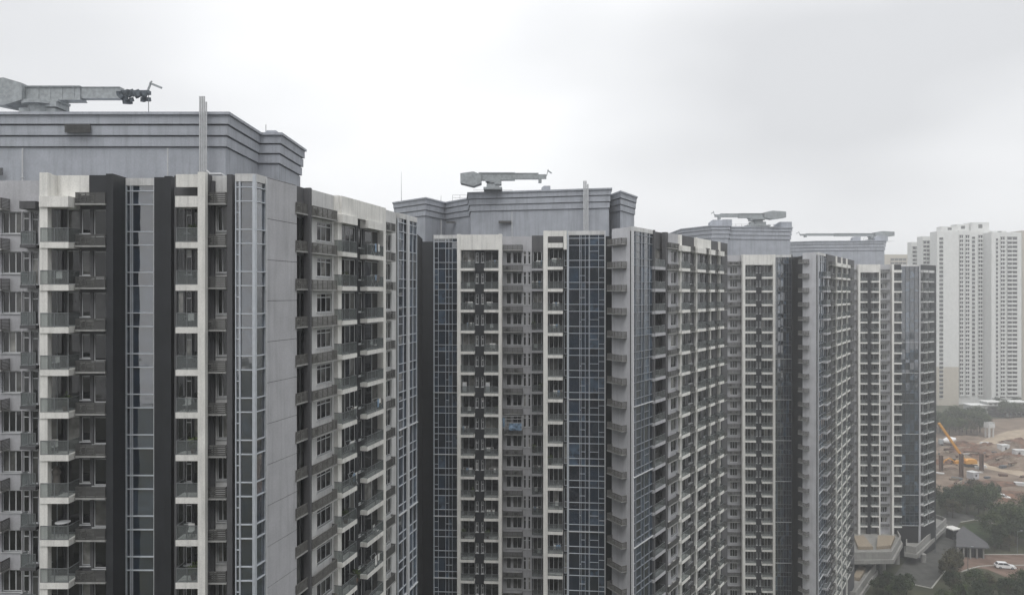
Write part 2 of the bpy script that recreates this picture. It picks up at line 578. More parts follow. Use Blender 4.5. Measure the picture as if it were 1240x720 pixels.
class Tower:
    def __init__(s, loc, label, nfl, fine=1):
        s.root = empty('apartment_tower', (loc[0], loc[1], 0))
        tag(s.root, label, 'apartment tower')
        s.n, s.fine = nfl, fine
        s.zs = [Z0 - PITCH * k for k in range(nfl)]

    def put(s, name, me, fac, u=0, v=0, z=0):
        return put(name, me, s.root, fac.mat(s.root, u, v, z))

    def poly(s, name, poly, z0, z1, mat):
        mb = MB()
        mb.prism([(x - s.root.location.x, y - s.root.location.y) for x, y in poly], z0, z1)
        return mb.build(name, mat, s.root)

    def wall(s, fac, u0, u1, mat, ops=(), v=0, th=.3, zt=ROOF, name='wall', zb=0):
        mb = MB()
        cur = u0
        for a_, b_, z0, z1 in sorted(ops):
            if a_ > cur + .001:
                mb.box(cur, a_, v, v + th, zb, zt)
            top = zt
            for z in s.zs:
                mb.box(a_, b_, v, v + th, z + z1, top)
                top = z + z0
            mb.box(a_, b_, v, v + th, zb, top)
            cur = b_
        if cur < u1 - .001:
            mb.box(cur, u1, v, v + th, zb, zt)
        return s.put(name, mb.mesh(name, mat), fac)

    def pier(s, fac, u0, u1, v0, v1, mat, zt=ROOF, name='pier', zb=0):
        mb = MB()
        mb.box(u0, u1, v0, v1, zb, zt)
        return s.put(name, mb.mesh(name, mat), fac)

    def window(s, fac, a_, b_, z0, z1, lites=2, transom=0, v=.12, name='window', frame='frame', skip=()):
        wd, ht = b_ - a_, z1 - z0
        fw = .07

        def fr():
            mb = MB()
            mb.box(0, wd, 0, .07, 0, fw)
            mb.box(0, wd, 0, .07, ht - fw, ht)
            mb.box(0, fw, 0, .07, fw, ht - fw)
            mb.box(wd - fw, wd, 0, .07, fw, ht - fw)
            for i in range(1, lites):
                x = wd * i / lites
                mb.box(x - fw * .5, x + fw * .5, .002, .068, fw, ht - fw)
            if transom:
                mb.box(fw, wd - fw, -.003, .066, transom - .035, transom + .035)
            if name == 'window':
                mb.box(-.08, wd + .08, -.2, -.001, -.06, .0)
            if s.fine == 0:
                for q in range(lites):
                    mb.box(wd * q / lites + .02, wd * (q + 1) / lites - .02, .03, .045, .03, ht - .03, 1)
            return mb.mesh(name, [frame, 'pane'])

        def pn(i):
            mb = MB()
            for q in (range(lites) if i is None else [i]):
                x0, x1 = wd * q / lites + .02, wd * (q + 1) / lites - .02
                if transom:
                    mb.box(x0, x1, .03, .045, .03, transom)
                    mb.box(x0, x1, .03, .045, transom, ht - .03)
                else:
                    mb.box(x0, x1, .03, .045, .03, ht - .03)
            return mb.mesh('pane', 'pane')
        pname = 'door_pane' if name == 'balcony_door' else 'window_pane'
        key = (name, round(wd, 3), round(ht, 3), lites, transom, frame, s.fine)
        fm = cached(key, fr)
        for k, z in enumerate(s.zs):
            if k in skip:
                continue
            o = s.put(name, fm, fac, a_, v, z + z0)
            if s.fine == 2:
                for q in range(lites):
                    put(pname, cached(key + (q,), lambda: pn(q)), o)
            elif s.fine == 1:
                put(pname, cached(key + ('all',), lambda: pn(None)), o)

    def balcony(s, fac, a_, b_, p, mat='cream', fz=.34, sides='lr', canopy=True, v=0, posts=1, railh=1.08, skip=(), canopy_mat=None):
        wd = b_ - a_
        key = ('balc', round(wd, 3), round(p, 3), mat, fz, sides, posts)

        def parts(which):
            mb = MB()
            if 's' in which:
                mb.box(0, wd, -p, 0, -fz + .06, .06)
            if 'g' in which:
                mb.box(.07, wd - .07, -p + .05, -p + .065, .14, railh - .05, 1)
                if 'l' in sides:
                    mb.box(.05, .065, -p + .1, -.04, .14, railh - .05, 1)
                if 'r' in sides:
                    mb.box(wd - .065, wd - .05, -p + .1, -.04, .14, railh - .05, 1)
            if 'r' in which:
                mb.box(.03, wd - .03, -p + .03, -p + .085, railh - .05, railh, 2)
                mb.box(.03, wd - .03, -p + .035, -p + .08, .085, .13, 2)
                for i in range(posts + 2):
                    x = .03 + (wd - .11) * i / (posts + 1)
                    mb.box(x, x + .05, -p + .04, -p + .088, .06, railh - .051, 2)
                for ch, x in (('l', .03), ('r', wd - .085)):
                    if ch in sides:
                        mb.box(x, x + .055, -p + .086, -.01, railh - .049, railh - .002, 2)
            return mb.mesh('balcony', [mat, 'rail', 'metal'])
        for k in range(-1 if canopy else 0, s.n):
            if k in skip:
                continue
            z = Z0 - PITCH * k
            if k < 0:
                mb = MB()
                mb.box(0, wd, -p - .05, -.002, -fz - .05, .3)
                s.put('canopy', mb.mesh('canopy', canopy_mat or mat), fac, a_, v, z)
                continue
            if s.fine == 0:
                s.put('balcony', cached(key + ('sgr',), lambda: parts('sgr')), fac, a_, v, z)
                continue
            o = s.put('balcony', cached(key + ('s',), lambda: parts('s')), fac, a_, v, z)
            put('glass_panel', cached(key + ('g',), lambda: parts('g')), o)
            put('handrail', cached(key + ('r',), lambda: parts('r')), o)

    def ledge(s, fac, a_, b_, p, zo=-.55, h=.85, mat='ledge', v=0, k0=-1, unit=True, sides='lr', rmat='louvre', nslat=7):
        wd = b_ - a_
        key = ('ledge', round(wd, 3), round(p, 3), h, mat, sides, rmat, nslat)

        def slab():
            mb = MB()
            mb.box(-.03, wd + .03, -p - .04, -.001, 0, .11)
            return mb.mesh('ac_ledge', mat)

        def lou():
            mb = MB()
            st = (h - .12) / nslat
            for i in range(nslat):
                z = .12 + st * i
                mb.box(0, wd, -p, -p + .04, z + st * .12, z + st * .78)
                for ch, x in (('l', 0), ('r', wd - .04)):
                    if ch in sides:
                        mb.box(x, x + .04, -p + .041, -.005, z + st * .12, z + st * .78)
            n = max(2, round(wd / .8) + 1)
            for i in range(n):
                x = (wd - .06) * i / (n - 1)
                mb.box(x + .005, x + .055, -p + .004, -p + .07, .111, h)
            mb.box(-.01, wd + .01, -p - .012, -p + .06, h + .001, h + .055)
            for ch, x in (('l', -.01), ('r', wd - .05)):
                if ch in sides:
                    mb.box(x, x + .06, -p + .061, -.004, h + .003, h + .05)
            return mb.mesh('louvre', rmat)

        def ac(two):
            mb = MB()
            d = min(.34, p - .2)
            xs = [(wd * .12, wd * .12 + .8)] + ([(wd * .55, wd * .55 + .8)] if two and wd > 2.2 else [])
            for x0, x1 in xs:
                mb.box(x0, min(x1, wd - .08), -p + .14, -p + .14 + d, .16, .74, 0)
                c = (x0 + .3, -p + .138, .45)
                mb.tube(c, (c[0], c[1] - .015, c[2]), .22, 10, m=1)
            return mb.mesh('air_conditioner', ['acwhite', 'black'])
        for k in range(k0, s.n):
            z = Z0 - PITCH * k
            o = s.put('ac_ledge', cached(key + ('s',), slab), fac, a_, v, z + zo)
            put('louvre', cached(key + ('l',), lou), o)
            if unit and random.random() < .75:
                t = random.random() < .5
                put('air_conditioner', cached(key + ('u', t), lambda: ac(t)), o)

    def curtain(s, fac, a_, b_, cols, v=0, rows=(0, .95), ztop=None, fin=True, variants=1, fine=False, depth=.12, splits=(), fmat='mullion', pm='cpane'):
        """glazed strip: cols = mullion places as fractions, rows = transom heights in a storey"""
        wd = b_ - a_
        xs = [wd * c for c in cols]
        key = ('cur', round(wd, 3), tuple(cols), tuple(rows), tuple(splits), variants, fmat, pm)
        zr = list(rows) + [PITCH]

        HT = ROOF - .56 - (Z0 + PITCH)

        def frame(var, top=PITCH):
            rnd = random.Random(var * 31 + int(wd * 100))
            mb = MB()
            for x in xs:
                t = .075 if x in (xs[0], xs[-1]) else .05
                x = min(max(x, t / 2), wd - t / 2)
                mb.box(x - t / 2, x + t / 2, -depth, 0.02, 0, top)
            for z in rows:
                mb.box(.04, wd - .04, -depth + .012, .018, z - .035, z + .035)
            for (c, lo, hi) in (splits if top == PITCH else ()):
                if rnd.random() < .75:
                    zz = lo + (hi - lo) * rnd.choice((.3, .45, .6))
                    mb.box(xs[c] + .03, xs[c + 1] - .03, -depth + .03, .016, zz - .025, zz + .025)
            return mb.mesh('glazing_bay', fmat)

        def pane(i, j, top=PITCH):
            mb = MB()
            mb.box(xs[i] + .01, xs[i + 1] - .01, .0, .015, zr[j] + .01, min(zr[j + 1], top) - .01)
            return mb.mesh('pane', pm)

        def allp(top=PITCH):
            mb = MB()
            for i in range(len(xs) - 1):
                for j in range(len(rows)):
                    mb.box(xs[i] + .01, xs[i + 1] - .01, .0, .015, zr[j] + .01, min(zr[j + 1], top) - .01)
            return mb.mesh('pane', pm)

        def finm():
            mb = MB()
            mb.box(0, wd, -depth - .13, -depth - .002, -.04, .05)
            return mb.mesh('sill_fin', 'frame')
        for k in range(-1, s.n):
            z = Z0 - PITCH * k
            vr = random.randrange(variants)
            tp = HT if k < 0 else PITCH
            o = s.put('glazing_bay', cached(key + ('f', vr, tp), lambda: frame(vr, tp)), fac, a_, v, z)
            if fine:
                for j in range(len(rows)):
                    for i in range(len(xs) - 1):
                        put('glazing_pane', cached(key + ('p', i, j, tp), lambda: pane(i, j, tp)), o)
            else:
                put('glazing_pane', cached(key + ('all', tp), lambda: allp(tp)), o)
            if fin and k % 3 == 0 and k > 3:
                put('sill_fin', cached(key + ('fin',), finm), o)
        # backing and closing wall above and below
        s.pier(fac, a_ + .02, b_ - .02, v + .1, v + .3, 'darker', zt=ROOF - .55, name='backing')
        top = Z0 + 2 * PITCH
        if ROOF > top - 2:
            mb = MB()
            mb.box(a_, b_, v - depth, v + .3, ROOF - .55, ROOF)
            s.put('parapet', mb.mesh('parapet', 'white'), fac)


def offset_poly(poly, d):
    """push a counter-clockwise outline outwards by d"""
    n, res = len(poly), []
    if sum(p[0] * q[1] - q[0] * p[1] for p, q in zip(poly, poly[1:] + poly[:1])) < 0:
        poly = poly[::-1]
    for i in range(n):
        p0, p1, p2 = Vector(poly[i - 1]), Vector(poly[i]), Vector(poly[(i + 1) % n])
        e0, e1 = (p1 - p0).normalized(), (p2 - p1).normalized()
        n0, n1 = Vector((e0.y, -e0.x)), Vector((e1.y, -e1.x))
        b = n0 + n1
        k = max(n0.dot(n1) + 1, .3)
        res.append(tuple(p1 + b * (d / k)))
    return res


def plant_house(T, poly, zb=ROOF - 3, zt=PLANT):
    """roof house with three shadow-gap courses under the coping"""
    o = T.poly('roof_house', poly, zb, zt - 3.2, 'plant')
    r = T.root.location
    prev = zt - 3.2
    for i, (z1, d) in enumerate(((zt - 2.2, .16), (zt - 1.2, .28), (zt - .25, .40))):
        for za, zc, dd in ((prev, prev + .14, -.12), (prev + .14, z1, d)):
            mb = MB()
            mb.prism([(x - r.x, y - r.y) for x, y in offset_poly(poly, dd)], za, zc)
            mb.build('cornice_band', 'plant', o)
        prev = z1
    mb = MB()
    mb.prism([(x - r.x, y - r.y) for x, y in offset_poly(poly, .58)], prev, zt)
    mb.build('coping', 'plant', o)
    return o


def core(T, poly, zt=ROOF - .5):
    T.poly('core', poly, 0, zt, 'darker')


def pipes(T, px0, px1, Y, n, ztop, zbot):
    for i in range(n):
        x = PX(px0 + (px1 - px0) * (i + .5) / n, Y)
        mb = MB()
        r = PX(px1, Y) - PX(px0, Y)
        l = T.root.location
        mb.tube((x - l.x, Y - l.y, zbot), (x - l.x, Y - l.y, ztop - (.5 if i == n - 1 else 0)), r / n * .42, 10)
        mb.build('vent_pipe', 'pipe', T.root)


# ------------------------------------------------------------------ first tower (beside the viewer)
YF = 53.2
T1 = Tower((-28, 62), 'grey tower with charcoal piers and a white balcony column, bunched crane cradle on its roof', 14, 2)
# recessed bay beyond the white pier
f = Fac((PX(0, 55.5), 55.5), (1, 0))
u = f.u
T1.wall(f, u(-130), u(50), 'grey', [(u(-60), u(-28), 1.0, 2.55), (u(2), u(26), .95, 2.6), (u(27), u(35), .9, 2.6), (u(37.5), u(46), .08, 2.6)])
T1.window(f, u(2), u(26), .95, 2.6, 3)
T1.window(f, u(-60), u(-28), 1.0, 2.55, 3)
T1.window(f, u(27), u(35), .9, 2.6, 1, 1.2)
T1.window(f, u(37.5), u(46), .08, 2.6, 1, 1.95, name='balcony_door')
T1.ledge(f, u(-14), u(12), .95, -.35, .85)
T1.balcony(f, u(33), u(52), .85, 'midgrey', .22, 'l', canopy=True)
# white pier and balcony column
f = Fac((PX(50, YF), YF), (1, 0))
u = f.u
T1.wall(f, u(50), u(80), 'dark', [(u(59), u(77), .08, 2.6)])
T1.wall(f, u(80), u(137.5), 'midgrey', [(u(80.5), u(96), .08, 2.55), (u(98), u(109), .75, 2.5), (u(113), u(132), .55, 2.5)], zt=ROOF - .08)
T1.window(f, u(59), u(77), .08, 2.6, 2, name='balcony_door', frame='metal')
T1.window(f, u(80.5), u(96), .08, 2.55, 1, name='balcony_door')
T1.window(f, u(98), u(109), .75, 2.5, 1)
T1.window(f, u(113), u(132), .55, 2.5, 1, .0)
p1 = YF - 51.9
a0, a1 = PX(48.5, 51.9) - PX(50, YF), PX(84, 51.9) - PX(50, YF)
T1.pier(f, a0 - .02, a0 + .55, -p1 - .04, -p1 + .42, 'cream', ROOF + .02)
T1.balcony(f, a0 + .02, a1, p1 + .1, 'cream', .42, 'lr')
mb = MB()
mb.box(a0 + .55, u(109), -.12, -.004, Z0 + PITCH + .3, ROOF + .01)
mb.box(a0 + .3, a0 + .5, -p1 + .421, -.121, Z0 + PITCH + .3, ROOF - .02)
mb.box(a0 + .3, a0 + .549, -.12, -.004, Z0 + PITCH + .3, ROOF - .02)
T1.put('parapet', mb.mesh('parapet', 'cream'), f)
T1.ledge(f, u(98.5), u(134), .75, -.25, .85, rmat='louvre')
# charcoal pier with deep return
T1.pier(f, u(134), u(142.5), -.62, 1.4, 'dark', ROOF + .05)
mb = MB()
mb.box(u(109), u(133.9), -.1, -.003, Z0 + PITCH + .75, ROOF + .03)
T1.put('parapet', mb.mesh('parapet', 'dark'), f)
f = Fac((PX(150, 54.4), 54.4), (1, 0))
u = f.u
T1.curtain(f, u(153), u(188.5), (0, .16, .22, .98, 1), rows=(0, 1.0), fine=True, pm='cpane_hi', fin=False, splits=((0, 1.0, 3.0),))
T1.pier(f, u(187.6), u(189.4), -.22, -.1, 'frame', ROOF - .1, 'mullion')
T1.pier(f, u(189.4), u(206), -.35, .6, 'dark', ROOF + .03)
T1.pier(f, u(206), u(214), -.9, .6, 'dark', ROOF + .03)
# second balcony column with white pier
f = Fac((PX(220, YF), YF), (1, 0))
u = f.u
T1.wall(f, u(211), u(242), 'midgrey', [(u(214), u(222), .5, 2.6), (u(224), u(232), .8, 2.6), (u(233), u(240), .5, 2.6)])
T1.window(f, u(214), u(222), .5, 2.6, 1, name='balcony_door', frame='metal')
T1.window(f, u(224), u(232), .8, 2.6, 1, 1.3, name='window')
T1.window(f, u(233), u(240), .5, 2.6, 1, name='balcony_door', frame='metal')
b0, b1 = PX(213, 51.9) - PX(220, YF), PX(240, 51.9) - PX(220, YF)
T1.balcony(f, b0, b1, p1 + .06, 'cream', .42, 'lr')
T1.pier(f, b1 + .005, b1 + .53, -p1 - .1, -p1 + .35, 'cream', ROOF + .05)
T1.pier(f, b1 + .05, b1 + .45, -p1 + .351, .2, 'midgrey', ROOF)
mb = MB()
mb.box(b0, b1, -p1, -p1 + .2, Z0 + PITCH + .95, ROOF - .1)
mb.box(b0, b1, -p1 + .2, -.005, ROOF - .4, ROOF - .1)
T1.put('parapet', mb.mesh('parapet', 'cream'), f)
T1.wall(f, u(248), u(282), 'white', [(u(263), u(275), .95, 2.75)])
T1.window(f, u(263), u(275), .95, 2.75, 2)
T1.pier(f, u(247.5), u(261), -.25, -.003, 'midgrey', ROOF - .4)
T1.ledge(f, u(249), u(279), .85, -.25, .85, nslat=5)
T1.pier(f, u(279.5), u(286), -.75, .3, 'midgrey', ROOF - .02)
# corner glazing and splayed wing
YC = 52.4
f = Fac((PX(286, YC), YC), (1, 0))
u = f.u
T1.curtain(f, u(285.5), u(308.5), (0, .22, .26, 1), rows=(0, 1.0), fine=True, pm='cpane_hi', fin=False, splits=((0, 1.0, 3.0),))
WING = Fac((PX(308.5, YC) - .03, YC - .1), (.245, 1))
f, u = WING, WING.u
T1.curtain(f, .12, u(320.5), (0, 1), rows=(0, 1.0), fine=True, pm='cpane_hi', fin=False)
T1.pier(f, -.04, .12, -.12, .1, 'mullion', ROOF - .05, 'mullion')
# grey blind wall with joints between storey panels
g0, g1 = u(320.8), u(358)
for k in range(-2, 26):
    z = Z0 - PITCH * k - 1.1
    mb = MB()
    mb.box(g0, g1, -.1, .3, z + .02, min(z + PITCH - .02, ROOF))
    T1.put('cladding_panel', mb.mesh('cladding_panel', 'grey'), f)
T1.pier(f, g0 + .03, g1 - .03, -.07, .2, 'midgrey', ROOF - .1, 'backing')
T1.pier(f, u(319.9), g0 - .01, -.2, .1, 'frame', ROOF - .05, 'mullion')
uf = f.uf
T1.wall(f, u(358), u(377), 'midgrey', [(u(359), u(375), .1, 2.55)], v=.15)
T1.window(f, u(359), u(375), .1, 2.55, 2, frame='metal', v=.27)
T1.ledge(f, uf(359, .2), uf(374.8, .2), .35, -.3, .85, sides='', v=.15, rmat='slat')
T1.pier(f, uf(375.3, .4), uf(377.6, .4), -.4, .149, 'midgrey', ROOF)
T1.wall(f, uf(377.6, .4), u(410), 'white', [(u(384), u(402), .85, 2.45)])
T1.window(f, u(384), u(402), .85, 2.45, 3, 1.25)
uf = f.uf
T1.ledge(f, uf(379, .5), uf(408.5, .5), .5, -.35, .85, sides='lr', rmat='slat')
T1.pier(f, uf(409.6, .4), uf(413.8, .4), -.4, .3, 'cream', ROOF + .02)
T1.wall(f, uf(413.8, .4), u(441), 'dark', [(u(413), u(431), .08, 2.55), (u(434), u(439.5), .7, 2.5)])
T1.window(f, u(413), u(431), .08, 2.55, 3, name='balcony_door')
T1.window(f, u(434), u(439.5), .7, 2.5, 1)
T1.balcony(f, uf(415, .85), uf(432.5, .85), .85, 'cream', .38, 'lr')
T1.wall(f, u(441), u(463), 'midgrey', [(u(442), u(461), .08, 2.55)], v=0)
T1.window(f, u(442), u(461), .08, 2.55, 2, name='balcony_door', frame='frame')
T1.balcony(f, uf(445, .75), uf(465, .75), .75, 'cream', .38, 'lr')
T1.pier(f, uf(464.3, .5), uf(467.4, .5), -.5, .3, 'cream', ROOF + .02)
mb = MB()
mb.box(uf(413.9, .6), uf(464.2, .6), -.6, -.31, Z0 + PITCH + .3, ROOF)
T1.put('parapet', mb.mesh('parapet', 'cream'), f)
T1.wall(f, uf(467.4, .5), u(480), 'white', [(u(467.5), u(474), .8, 2.5)])
T1.window(f, u(467.5), u(474), .8, 2.5, 2)
T1.ledge(f, uf(468, .5), uf(479, .5), .5, -.3, .85)
T1.curtain(f, u(480.2), u(503), (0, .27, .45, .5, .78, 1), rows=(0, .95), fine=False, fin=True, variants=2, splits=((0, .95, 3.0), (3, .95, 3.0)), v=-.1)
T1.pier(f, u(489.7), u(491.4), -.45, -.23, 'frame', ROOF - .05, 'mullion')
we = WING.pt(u(503), 1.3)
ws = WING.pt(3, 1.3)
core(T1, [(PX(-130, 55.5), 56.9), (PX(47, 55.5), 56.9), (PX(47, 55.5), 55.6), ws, we, (we[0] - 1, 108), (PX(-130, 55.5), 108)])
P1 = [(PX(-140, 67.4), 67.4), (PX(273, 67.4), 67.4), (PX(273, 67.4), 76), (PX(337, 76), 76), (PX(337, 76), 83.9), (PX(337, 76) - 6, 83.9), (PX(337, 76) - 14, 104), (PX(-140, 67.4), 104)]
o = plant_house(T1, P1)
for (x0, x1, y0, y1) in ((83, 114, 152, 162), (-30, 8, 204, 213)):
    mb = MB()
    Y = 67.4
    z0, z1 = PZ(y1, Y), PZ(y0, Y)
    n = 7
    for i in range(n):
        mb.box(PX(x0, Y) + 28, PX(x1, Y) + 28, Y - 62 - .62, Y - 62 - .45, z0 + (z1 - z0) * i / n, z0 + (z1 - z0) * (i + .6) / n)
    mb.build('vent_grille', 'louvre', T1.root)
pipes(T1, 241, 251, 66.3, 4, H + 17.75, ROOF - 2)
mb = MB()
for p, q in (((PX(250, 54), 54, H + 9.0), (PX(254, 54), 54, H + 8.75)), ((PX(254, 54), 54, H + 8.75), (PX(268, 54), 54, H + 8.75)), ((PX(268, 54), 54, H + 8.75), (PX(273, 54), 54.2, H + 8.5))):
    mb.tube([p[0] + 28, p[1] - 62, p[2]], [q[0] + 28, q[1] - 62, q[2]], .09, 8)
mb.build('vent_pipe', 'pipe', T1.root)

# ------------------------------------------------------------------ second tower
T2 = Tower((8, 118), 'tower with cream balcony columns between two blue glazed strips, silver pipes up its roof house', 20)
f = Fac((PX(490, 121), 121), (1, 0))
T2.wall(f, f.u(488), f.u(540), 'dark', zt=ROOF)
f = Fac((PX(525, 107.4), 107.4), (1, -.06))
u = f.u
MUL = (0, .04, .2, .5, .63, .77, 1)
T2.curtain(f, u(525), u(554.6), MUL, rows=(0, .95), variants=4, splits=((1, .95, 3), (3, .95, 3), (4, .95, 3)))
T2.pier(f, u(524.3), u(525), -.14, 8, 'dark', ROOF, 'wall')
T2.pier(f, u(554.8), u(559), -1.2, .3, 'cream', ROOF + .02)
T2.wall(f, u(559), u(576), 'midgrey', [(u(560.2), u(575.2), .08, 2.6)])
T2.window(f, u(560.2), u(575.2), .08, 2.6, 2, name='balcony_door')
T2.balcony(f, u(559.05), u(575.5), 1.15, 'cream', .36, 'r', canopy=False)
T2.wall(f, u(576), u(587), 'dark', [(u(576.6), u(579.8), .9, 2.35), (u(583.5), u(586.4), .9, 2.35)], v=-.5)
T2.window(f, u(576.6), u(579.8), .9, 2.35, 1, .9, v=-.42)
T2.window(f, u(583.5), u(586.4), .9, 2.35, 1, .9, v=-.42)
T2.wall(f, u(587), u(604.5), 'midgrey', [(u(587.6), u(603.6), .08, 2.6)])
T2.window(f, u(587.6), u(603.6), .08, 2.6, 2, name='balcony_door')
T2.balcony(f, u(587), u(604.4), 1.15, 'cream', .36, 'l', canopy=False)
T2.pier(f, u(604.5), u(608.4), -1.2, .3, 'cream', ROOF + .02)
mb = MB()
mb.box(u(559.05), u(604.45), -1.1, -.01, Z0 + PITCH - .3, ROOF - .05)
T2.put('parapet', mb.mesh('parapet', 'cream'), f)
f = Fac((PX(608, 108.6), 108.6), (1, -.06))
u = f.u
T2.wall(f, u(608), u(644), 'grey', [(u(613), u(619), .85, 2.5), (u(621), u(632), .85, 2.5), (u(633.8), u(637.2), .75, 2.6), (u(639.4), u(642.6), .75, 2.6)], zt=ROOF - .1)
T2.window(f, u(613), u(619), .85, 2.5, 1)
T2.window(f, u(621), u(632), .85, 2.5, 2)
T2.window(f, u(633.8), u(637.2), .75, 2.6, 1, 1.3)
T2.window(f, u(639.4), u(642.6), .75, 2.6, 1, 1.3)
T2.ledge(f, u(609), u(633), .75, -.3, .8)
T2.wall(f, u(644), u(660), 'midgrey', [(u(645.5), u(656), .08, 2.6)])
T2.window(f, u(645.5), u(656), .08, 2.6, 2, name='balcony_door')
T2.balcony(f, u(644), u(657.4), .8, 'grey', .3, 'l', canopy=False)
f = Fac((PX(660, 101.2), 101.2), (1, -.1))
u = f.u
T2.pier(f, u(658.4), u(663.6), -1.1, 4, 'cream', ROOF + .02)
T2.wall(f, u(663.6), u(682.4), 'midgrey', [(u(664.8), u(681.5), .08, 2.6)])
T2.window(f, u(664.8), u(681.5), .08, 2.6, 3, name='balcony_door')
T2.balcony(f, u(663.65), u(681.8), 1.15, 'cream', .4, 'r', canopy=False)
mb = MB()
mb.box(u(663.65), u(686.5), -1.1, -.9, ROOF - .75, ROOF)
mb.box(u(682.6), u(686.5), -1.1, .2, Z0 + PITCH - .6, ROOF - .751)
mb.box(u(663.65), u(681.8), -1.1, -.05, Z0 + PITCH - .35, Z0 + PITCH + .3)
T2.put('parapet', mb.mesh('parapet', 'cream'), f)
T2.wall(f, u(682.4), u(687.5), 'dark', [(u(683), u(687), .15, 2.9)], v=-.3)
T2.window(f, u(683), u(687), .15, 2.9, 1, .8, v=-.2, name='glazed_slot', frame='mullion')
T2.curtain(f, u(688), u(733), (0, .02, .31, .35, .46, .56, .58, .82, 1), rows=(0, .95), variants=4, splits=((2, .95, 3), (3, .95, 3), (6, .95, 3), (7, .95, 3)), v=-.4)
T2.pier(f, u(686.7), u(688), -.7, .3, 'mullion', ROOF - .02, 'mullion')
T2.pier(f, u(731.8), u(733.2), -.75, .3, 'frame', ROOF - .02, 'mullion')
T2.pier(f, u(733.2) - .3, u(733.2), .31, 9, 'dark', ROOF, 'wall')
f = Fac((PX(725, 109.5), 109.5), (1, 0))
T2.wall(f, f.u(724), f.u(790), 'darker')
# splayed wing
C2 = (PX(765.5, 93.5), 93.5)
WL = Fac((C2[0] - .528 * 7, C2[1] + 7), (.528, -1))
wl = math.hypot(.528 * 7, 7)
T2.wall(WL, wl - 4.4, wl, 'skylit_grey', v=0)
T2.ledge(WL, wl - 4.3, wl - 1.1, .85, -.3, .8, rmat='slat', nslat=5, unit=False)
W2 = Fac(C2, (.67, 1))
f, u = W2, W2.u
T2.curtain(f, .02, u(790), (0, .12, .15, .4, .55, .8, 1), rows=(0, .95), variants=3, splits=((2, .95, 3), (4, .95, 3)), v=0, fmat='mullion_dim')
T2.pier(f, -.1, .1, -.16, .1, 'frame', ROOF - .03, 'mullion')
T2.pier(f, u(789.6), u(791), -.3, .3, 'midgrey', ROOF, 'pier')
T2.wall(f, u(791), u(806.5), 'midgrey', [(u(792), u(805), .1, 2.6)], v=.6)
T2.window(f, u(792), u(805), .1, 2.6, 2, name='balcony_door', frame='metal', v=.7)
uf = f.uf
T2.balcony(f, uf(791.5, .3), uf(806, .3), .9, 'grey', .4, 'lr', canopy=False, v=.6)
T2.pier(f, uf(806.4, .3), uf(809, .3), -.3, .3, 'midgrey', ROOF)
T2.wall(f, uf(809, .3), u(823.2), 'grey', [(u(812.5), u(819.5), .85, 2.5)])
T2.window(f, u(812.5), u(819.5), .85, 2.5, 2)
T2.ledge(f, uf(809.8, .5), uf(823, .5), .5, -.3, .8, unit=True)
T2.pier(f, uf(823.6, .3), uf(825.8, .3), -.3, .3, 'cream', ROOF)
T2.wall(f, u(823.2), u(842), 'midgrey', [(u(824), u(831), .08, 2.6), (u(833.5), u(838.5), .85, 2.5)])
T2.window(f, u(824), u(831), .08, 2.6, 2, name='balcony_door')
T2.window(f, u(833.5), u(838.5), .85, 2.5, 1)
T2.balcony(f, uf(826, 1.0), uf(836, 1.0), 1.0, 'cream', .42, 'r', canopy=True)
T2.ledge(f, uf(836.6, .7), uf(842.2, .7), .7, -.35, .8, unit=False)
T2.pier(f, uf(842.8, .3), uf(844.6, .3), -.3, .3, 'cream', ROOF)
T2.wall(f, u(842), u(881), 'midgrey', [(u(843), u(850), .08, 2.6), (u(852), u(856), .85, 2.5), (u(858.5), u(863), .08, 2.6), (u(868), u(874), .08, 2.6)])
T2.window(f, u(843), u(850), .08, 2.6, 2, name='balcony_door')
T2.window(f, u(852), u(856), .85, 2.5, 1)
T2.window(f, u(858.5), u(863), .08, 2.6, 2, name='balcony_door')
T2.window(f, u(868), u(874), .08, 2.6, 2, name='balcony_door')
T2.balcony(f, uf(845, 1.0), uf(855, 1.0), 1.0, 'cream', .42, 'r', canopy=True)
T2.ledge(f, uf(855.4, .7), uf(860, .7), .7, -.35, .8, unit=False)
T2.balcony(f, uf(860.6, 1.0), uf(866, 1.0), 1.0, 'cream', .42, 'lr', canopy=True)
T2.ledge(f, uf(866.4, .7), uf(871, .7), .7, -.35, .8, unit=False)
T2.pier(f, uf(860, .3), uf(861, .3), -.3, .3, 'cream', ROOF)
T2.pier(f, uf(871.6, .3), uf(872.4, .3), -.3, .3, 'cream', ROOF)
T2.balcony(f, uf(872, 1.0), uf(877, 1.0), 1.0, 'cream', .42, 'lr', canopy=True)
T2.ledge(f, uf(877.5, 1), uf(880.5, 1), 1.0, -.35, .8, unit=False)
mb = MB()
mb.box(uf(845.2, .6), uf(860.7, .6), -.6, -.31, Z0 + PITCH + .31, ROOF - .1)
T2.put('parapet', mb.mesh('parapet', 'cream'), f)
q0, q1 = W2.pt(2.5, 1.6), W2.pt(u(881), 1.6)
wq = WL.pt(wl - 4.4, .31)
core(T2, [(PX(489, 121), 122.3), (PX(525, 107.4) + .5, 122.2), (PX(525, 107.4) + .5, 109.8), (PX(733, 101) - .4, 109.7), (PX(742, 109.5), 110.2), wq, q0, q1, (q1[0] - 6, 150), (PX(489, 121), 150)])
P2 = [(PX(479, 133.5), 133.5), (PX(515, 127.2), 127.2), (PX(538.5, 134), 134), (PX(569, 127.7), 127.7), (PX(570, 120.5), 120.5), (PX(737, 115.6), 115.6), (PX(738, 123.4), 123.4),
      (PX(751, 119.4), 119.4), (PX(768, 125.5), 125.5), (PX(768, 125.5) + 1, 150), (PX(479, 133.5) - 1, 150)]
plant_house(T2, P2)
pipes(T2, 706, 713, 115.2, 3, H + 17.6, ROOF - 2)
